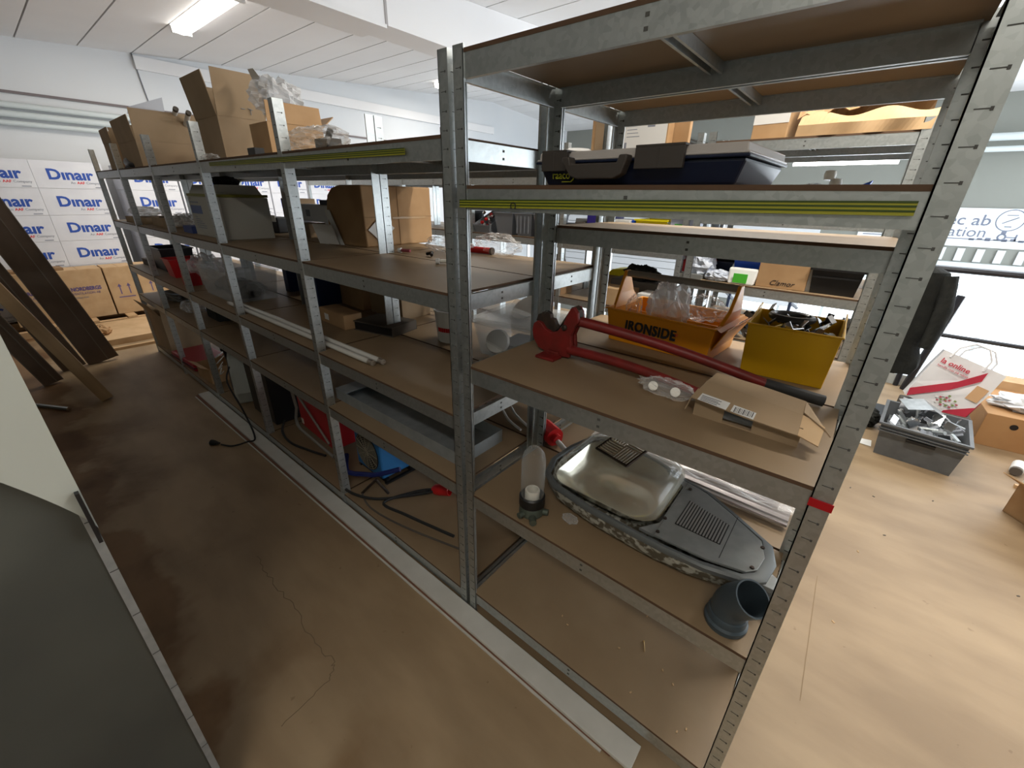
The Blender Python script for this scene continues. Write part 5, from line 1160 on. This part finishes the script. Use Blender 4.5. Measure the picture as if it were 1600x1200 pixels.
# level 1.195 of the second row bay
bag('plastic_bag', 'bluish white plastic bag standing on the second row behind the toolbox', 'bag', (.075, 2.16, 1.195+.075), (.095, .08, .095), 150, mat('bluish_bag', (.55, .60, .70), .4), .30)
bag('plastic_bag', 'second bluish white plastic bag lying lower, beside the standing one', 'bag', (.20, 2.12, 1.195+.03), (.09, .06, .045), 151, mat('bluish_bag', (0, 0, 0)), .30)
tag(MB().box(-.07, .08, -.04, .04, 0, .03).build('metal_part_box', CAST, loc=(.03, 2.10, 1.195)), 'grey metal part under the bluish bags', 'part')
t = thing('green_label_bag', 'white bag with a green square label left of the marked carton', 'bag', (.345, 2.12, 1.195)); MB().taper(.075, .05, .085, .02, 0, .095).build('bag_body', WHITEP, t, bevel=.01); MB().box(-.045, .035, -.052, -.046, .010, .065).build('label', GREEN, t)
for i, (x, y, z, l_) in enumerate(((.16, 2.34, 1.195, 'dark blue open bin at the back of the second row bay'), (.34, 2.30, 1.245, 'bright blue open bin behind the green label bag'))):
    t = thing('blue_bin', l_, 'bin', (x, y, z), 0, 'blue bins on the second row'); b = MB(); bin_mesh(b, .17, .20, .10, th=.004, flare=.85, lip=.008); b.build('bin_body', BLUEB if i else NAVY, t)
tag(MB().box(-.07, .07, -.09, .09, 0, .05).build('bin_support', NAVY, loc=(.34, 2.30, 1.195)), 'navy box under the bright blue bin', 'box')
tag(MB().box(-.14, .14, -.04, .04, 0, .19).build('red_pack', REDH, loc=(.02, 2.38, 1.195)), 'dark red pack behind the bluish bags', 'pack')
tag(MB().taper(.07, .05, .09, .06, 0, .06).build('black_case', BLACK, loc=(.20, 2.34, 1.298), bevel=.004), 'black case on the dark blue bin', 'case')
t = thing('marked_carton', 'brown carton with a handwritten word on its front, second row', 'box', (.555, 2.20, 1.195), R(1)); MB().box(-.13, .13, -.10, .10, 0, .155).build('body', CARD, t, bevel=.003); text('Clamor', .042, BLACKINK, t, (-.06, -.1015, .018), shear=.4)
t = thing('black_crate', 'black ribbed crate of parts at the right end of the second row bay', 'crate', (.815, 2.22, 1.195)); b = MB(); bin_mesh(b, .235, .26, .13, th=.004, flare=.88, lip=.012); b.build('crate_body', BLACK, t); MB().box(-.11, .11, -.135, -.128, .09, .10).build('rib', BLACK, t)
for k in range(6): tag(MB().box(-.03, .03, -.012, .012, 0, .014).build('crate_part', [BLACK, CHROME, DUSTY][k % 3], loc=(.73+.034*k, 2.18+.02*(k % 2), 1.195+.135), rot=(0, .3*(k % 2), .5*k)), '%s part on top of the black ribbed crate, %s from its left end' % (['black', 'bright', 'brown'][k % 3], ['first', 'second', 'third', 'fourth', 'fifth', 'sixth'][k]), 'part', 'parts in the black crate')
tag(MB().box(-.02, .02, -.03, .03, 0, .13).build('white_card', WHITE, loc=(.702, 2.16, 1.195)), 'white card between the marked carton and the black crate', 'card')
# level .86: junk of dark parts
for k in range(34):
    random.seed(300+k); x = random.uniform(.36, .95); y = random.uniform(2.10, 2.40); z = .86+random.uniform(.01, .14)
    kk = k % 4
    if kk == 0: o = MB().tube([(-.03, 0, 0), (.03, 0, 0)], .02, 10).build('loose_part', BLACK, smooth=True)
    elif kk == 1: o = MB().box(-.04, .04, -.02, .02, -.006, .006).build('loose_part', CHROME)
    elif kk == 2: o = MB().box(-.035, .035, -.03, .03, -.03, .03).build('loose_part', DUSTY, bevel=.004)
    else: o = MB().tube([(.03*math.cos(a*PI/6), .03*math.sin(a*PI/6), 0) for a in range(12)], .007, 6, closed=True).build('loose_part', BLACK)
    o.location = (x, y, z); o.rotation_euler = (random.uniform(-.6, .6), random.uniform(-.6, .6), random.uniform(0, 3))
    tag(o, '%s in the pile behind the yellow bin, %s, %s' % (['black pipe stub', 'bright flat plate', 'dusty block', 'black ring'][kk], where(x-.65, y-2.25, .08), tilt(z-.94, .03)), 'fitting', 'fittings piled on the second row')
tag(MB().box(-.08, .08, -.1, .1, 0, .12).build('dark_blue_box', NAVY, loc=(.86, 2.34, .86)), 'dark blue box behind the pile of fittings', 'box')
# long run level .925
for i, (x, w_, h_, m_, l_) in enumerate(((-.50, .26, .125, CARDL, 'rough brown carton behind the left handle post of the toolbox'), (-.26, .10, .12, WHITEP, 'white canister right of the rough brown carton'), (-1.15, .34, .08, CARDIN, 'dark brown flat carton on the second row seen under the side beam'), (-1.62, .3, .14, NAVY, 'navy case on the second row left of the dark flat carton'))):
    tag(MB().box(-w_/2, w_/2, -.09, .09, 0, h_).build('shelf_carton', m_, loc=(x, 2.16, .925), bevel=.004), l_, 'box')
tag(bag_mesh(MB(), 0, 0, 0, .16, .08, .08, 160, 12, .35).build('black_bag', CLOTH, loc=(-.40, 2.32, .925+.21)), 'black cloth heap on the second row behind the toolbox handle', 'cloth')
tag(MB().box(-.22, .22, -.1, .1, 0, .17).build('dark_case', DUSTY, loc=(-.40, 2.34, .925), bevel=.01), 'dark case under the black cloth heap', 'case')
# contents seen on the back bay near the toolbox (level C of the rear run)
t = thing('yellow_tray', 'bright yellow bin behind the red jaw of the cutter', 'bin', (-.16, 1.02, LC-.957+.93)); 
t.location = (-.20, 2.18, .53); b = MB(); bin_mesh(b, .30, .24, .16, th=.004, flare=.85, lip=.01); b.build('bin_body', YELB, t)
tag(MB().sheet([[(0, 0, 0), (.0, .02, .16)], [(.14, 0, .02), (.13, .02, .20)], [(.20, .03, 0), (.19, .04, .14)]], .004).build('grey_cloth', mat('beige_cloth', (.42, .40, .36), .8), loc=(-.60, 2.12, .53)), 'beige cloth hanging left of the yellow bin behind the cutter', 'cloth')
tag(MB().prism([(-.10, 0), (.10, 0), (.06, .15), (-.12, .15)], -.05, .05, 'y').build('beige_pack', mat('beige_pack', (.30, .26, .20), .8), loc=(-1.95, 2.7, .925+.0)), 'beige pack on the back of the second row', 'pack')
tag(MB().prism([(-.16, 0), (.14, 0), (.04, .24), (-.16, .24)], -.02, .02, 'y').build('dark_folder', DUSTY, loc=(-1.42, 2.70, .925)), 'dark slanted folder standing at the back of the second row', 'folder')
tag(MB().prism([(-.16, 0), (.10, 0), (.16, .09), (-.10, .05)], -.08, .08, 'y').build('yellow_sack', YELB, loc=(-.72, 2.74, .925+.12)), 'yellow striped sack at the back of the second row', 'sack')
tag(MB().box(-.16, .16, -.06, .06, 0, .12).build('sack_support', CARDD, loc=(-.72, 2.74, .925)), 'brown box under the yellow sack', 'box')
for x in (-1.9, -1.1, -.3): tag(MB().box(-.12, .12, -.1, .1, 0, .14).build('back_box', [CARDD, WHITEP, BLUEB][int((x+2)*1.3) % 3], loc=(x, 2.72, 1.367), bevel=.004), 'box at the back of the second row, at x about %s of three' % {-1.9: 'the left', -1.1: 'the middle', -.3: 'the right'}[x], 'box')

# ================================================================ open floor right of the shelving
t = thing('grey_crate', 'grey ribbed plastic crate full of sheet metal brackets on the floor', 'crate', (1.57, 3.05, 0), R(-5))
b = MB(); bin_mesh(b, .45, .50, .245, th=.006, flare=.90, lip=.014); b.build('crate_body', GREYC, t)
for z in (.195, .215): MB().box(-.23, .23, -.262, -.250, z, z+.007).build('rib', GREYC, t)
MB().box(-.07, .08, -.260, -.242, .165, .185).build('hand_slot', BLACK, t)
random.seed(77)
for k in range(42):
    w_ = random.uniform(.05, .12); o = MB()
    if k % 3 == 0: o.box(-w_/2, w_/2, -.03, .03, -.001, .001).box(-w_/2, -w_/2+.002, -.03, .03, 0, .05)
    elif k % 3 == 1: o.tube([(-w_/2, 0, 0), (w_/2, 0, 0)], .013, 8)
    else: o.box(-w_/2, w_/2, -.022, .022, -.0015, .0015).box(-.012, .012, -.022, .022, 0, .02)
    c_, s2 = math.cos(R(-5)), math.sin(R(-5)); lx, ly = random.uniform(-.17, .17), random.uniform(-.20, .20)
    o = o.build('sheet_bracket', [CHROME, STEELD, GREYP][k % 3], loc=(1.57+lx*c_-ly*s2, 3.05+lx*s2+ly*c_, .17+random.uniform(0, .11)), rot=(random.uniform(-.9, .9), random.uniform(-.9, .9), random.uniform(0, 3)))
    tag(o, '%s %s at the %s of the grey floor crate, %s' % (['shiny', 'dull zinc', 'grey'][k % 3], ['angle bracket', 'tube', 'ribbed plate'][k % 3], where(lx, ly, .06), tilt(o.location.z-.225, .025)), 'bracket', 'brackets in the grey crate')
MB().box(-.19, .19, -.21, .21, .12, .16).build('contents_fill', STEELD, bpy.data.objects['grey_crate'])['kind'] = 'stuff'
tag(MB().sheet([[(-.14, -.05, 0), (-.14, .10, .02)], [(.0, -.05, .05), (.0, .10, .07)], [(.14, -.06, .0), (.14, .10, .02)]], .002).build('zinc_sheet', STEELD, loc=(1.56, 3.13, .29), rot=(0, .2, .4)), 'large bent zinc sheet on top of the brackets in the floor crate', 'sheet')
# paper bag
t = thing('paper_bag', 'white paper carrier bag with a red band and red print on the floor crate', 'bag', (1.62, 3.46, .245), R(-4), rx=R(-10), ry=R(17))
PW = mat('bag_paper', (.70, .69, .70), .7, 0, (.76, .75, .76), 5, 3); PR = mat('bag_red', (.50, .03, .06), .6)
b = MB(); w_, d_, h_ = .185, .085, .40
vs = []
for z, sx, sy in ((0, 1, 1), (.12, 1.0, .9), (.25, 1.03, .75), (h_, 1.0, .55)):
    vs.append([(-w_*sx, -d_*sy, z), (0, -d_*sy*(.85 if z > .2 else 1.05), z), (w_*sx, -d_*sy, z), (w_*sx*.97, 0, z), (w_*sx, d_*sy, z), (0, d_*sy, z), (-w_*sx, d_*sy, z), (-w_*sx*.97, 0, z)])
loft(b, vs, True, False); b.build('bag_body', PW, t)
MB().sheet([[(-w_*.92, -d_-.008, .0), (-w_-.002, -d_-.006, .06)], [(0, -d_*.95-.010, .165), (0, -d_*.95-.009, .24)], [(w_*.55, -d_*.75-.010, .305), (w_*.50, -d_*.75-.010, .375)]], .001).build('red_band', PR, t)
MB().sheet([[(w_+.003, -d_, .0), (w_+.003, d_, .0)], [(w_+.008, -d_*.8, .17), (w_+.008, d_*.8, .10)]], .001).build('red_side', PR, t)
MB().sheet([[(.06, -d_-.008, .0), (.06, -d_-.009, .02)], [(w_, -d_-.004, .0), (w_, -d_-.003, .13)]], .001).build('red_corner', PR, t)
text('la online', .052, PR, t, (-.16, -d_*.72-.004, .315), rot=(R(84), R(0), 0), bold=.001)
text('handla mat på nätet', .024, PR, t, (-.16, -d_*.74-.006, .285), rot=(R(84), 0, 0))
q = MB()
for k in range(22): a = k*2.4; r_ = .014*math.sqrt(k); q.box(.03+r_*math.cos(a)-.007, .03+r_*math.cos(a)+.007, -d_-.010, -d_-.008, .085+r_*.7*math.sin(a)-.006, .085+r_*.7*math.sin(a)+.006, k % 3)
q.build('food_print', [PINK, mat('leaf_green', (.20, .28, .08), .7), WHITE], t)['kind'] = 'stuff'
MB().box(.10, .17, -d_*.8-.016, -d_*.8-.014, .16, .27).build('bread_print', mat('bread', (.62, .38, .20), .7), t)
for dy in (-.052, .052):
    x0 = -.02 if dy < 0 else .03
    MB().tube([(x0-.11, dy, h_-.03), (x0-.105, dy, h_+.05), (x0-.05, dy, h_+.115), (x0+.03, dy, h_+.115), (x0+.085, dy, h_+.05), (x0+.09, dy, h_-.03)], .006, 6).build('handle', PW, t, smooth=True)
# brown carton with white film
carton('floor_carton', 'brown carton with a round hand hole beside the grey floor crate', (2.29, 3.92, 0), .74, .72, .26, R(3), mat('carton_orange', (.42, .22, .09), .8, 0, (.47, .26, .11), 5, 3), seam=False)
tag(MB().lathe([(0, 0), (.022, 0), (.022, .003), (0, .003)], 16).build('hand_hole', BLACK, loc=(2.10, 3.551, .19), rot=(R(90), 0, R(3))), 'dark hand hole in the brown floor carton', 'hole')
bag('white_film', 'crumpled white film heap on the brown floor carton', 'film', (2.20, 3.80, .30), (.26, .16, .075), 170, mat('white_film', (.66, .67, .68), .4), .35, n=16)
tag(MB().box(-.10, .10, -.05, .05, 0, .03).build('black_flat_part', BLACK, loc=(2.30, 3.64, .262)), 'flat black part on the front edge of the brown floor carton', 'part')
carton('floor_carton', 'pale carton further back by the railing', (2.35, 4.38, 0), .7, .2, .33, R(2), CARDL, seam=False)
t = thing('white_roll', 'white roll with a dark end lying on the floor right of the crate', 'roll', (2.12, 3.20, .035), R(75)); MB().tube([(-.07, 0, 0), (.06, 0, 0)], .034, 14).build('roll_body', WHITEP, t, smooth=True); MB().tube([(-.09, 0, 0), (-.07, 0, 0)], .03, 12).build('roll_end', DUSTY, t, smooth=True)
tag(MB().box(-.08, .08, -.012, .012, 0, .022).build('wood_stick', CARDL, loc=(2.15, 2.93, 0), rot=(0, 0, R(-5))), 'short pale wooden stick on the floor below the white roll', 'stick')
tag(MB().box(-.03, .03, -.025, .025, 0, .02).build('small_block', CERAM, loc=(2.16, 3.03, 0)), 'small pale block between the roll and the stick', 'block')
tag(MB().sheet([[(-.035, -.05, .004), (-.035, .05, .002)], [(.035, -.05, .002), (.035, .05, .008)]], .0008).build('paper_note', WHITE, loc=(1.30, 2.98, 0)), 'white paper note on the floor left of the grey crate', 'paper')
t = thing('floor_carton', 'open brown carton cut off by the right edge, nearest on the bare floor', 'box', (2.36, 2.50, 0), R(38)); 
MB().box(-.28, .28, -.28, -.276, 0, .20).box(-.28, .28, .276, .28, 0, .20).box(-.28, -.276, -.28, .28, 0, .20).box(.276, .28, -.28, .28, 0, .20).box(-.28, .28, -.28, .28, 0, .004).build('body', CARD, t)
q = MB(); flaps(q, .56, .56, .20, .004, {'l': (60, .16)}); q.build('flap', CARD, t); q = MB(); flaps(q, .56, .56, .20, .004, {'f': (75, .16)}); q.build('flap', CARD, t)
# black jacket on a stand before the railing
t = thing('black_jacket', 'long black padded jacket hanging on a stand by the railing', 'jacket', (1.27, 3.6, 0))
rws = []
for j in range(13):
    f = j/12.0; z = .42+.80*f; hw = .18+.02*math.sin(j*1.3)-.05*f*f
    rws.append([(hw*math.cos(2*PI*k/16)*(1+.06*math.sin(3*k+j*.7))+.02*f, .08*math.sin(2*PI*k/16)*(1+.1*math.cos(2*k+j)), z) for k in range(16)])
rws.append([(.06*math.cos(2*PI*k/16)+.02, .04*math.sin(2*PI*k/16), 1.26) for k in range(16)])
b = MB(); loft(b, rws, True, True); b.build('jacket_body', CLOTH, t, smooth=True)
b = MB().tube([(.16, -.02, 1.20), (.20, -.05, .95), (.19, -.06, .66)], .055, 10, taper=[.9, 1, .8]); b.build('sleeve', CLOTH, t, smooth=True)
b = MB().tube([(-.12, -.02, 1.20), (-.16, -.05, .95), (-.15, -.06, .66)], .055, 10, taper=[.9, 1, .8]); b.build('sleeve', CLOTH, t, smooth=True)
t = thing('stand', 'grey and black stand carrying the black jacket', 'stand', (1.30, 3.72, 0)); MB().tube([(0, 0, 0), (0, 0, 1.36)], .018, 8).build('pole', BLACK, t, smooth=True); MB().tube([(-.09, .02, 0), (-.05, .02, .55)], .02, 8).build('side_pole', GREYP, t, smooth=True)
MB().box(-.15, .15, -.15, .15, 0, .02).build('base_plate', BLACK, t)
tag(bag_mesh(MB(), 0, 0, 0, .11, .12, .09, 181, 12, .3).build('black_bag', CLOTH, loc=(1.27, 3.36, .07)), 'black bag on the floor behind the grey crate', 'bag')
tag(MB().box(-.20, .2, -.11, .12, 0, .245).build('dark_box', DUSTY, loc=(1.64, 3.46, 0), bevel=.01), 'dark box on the floor between the crate and the paper bag', 'box')
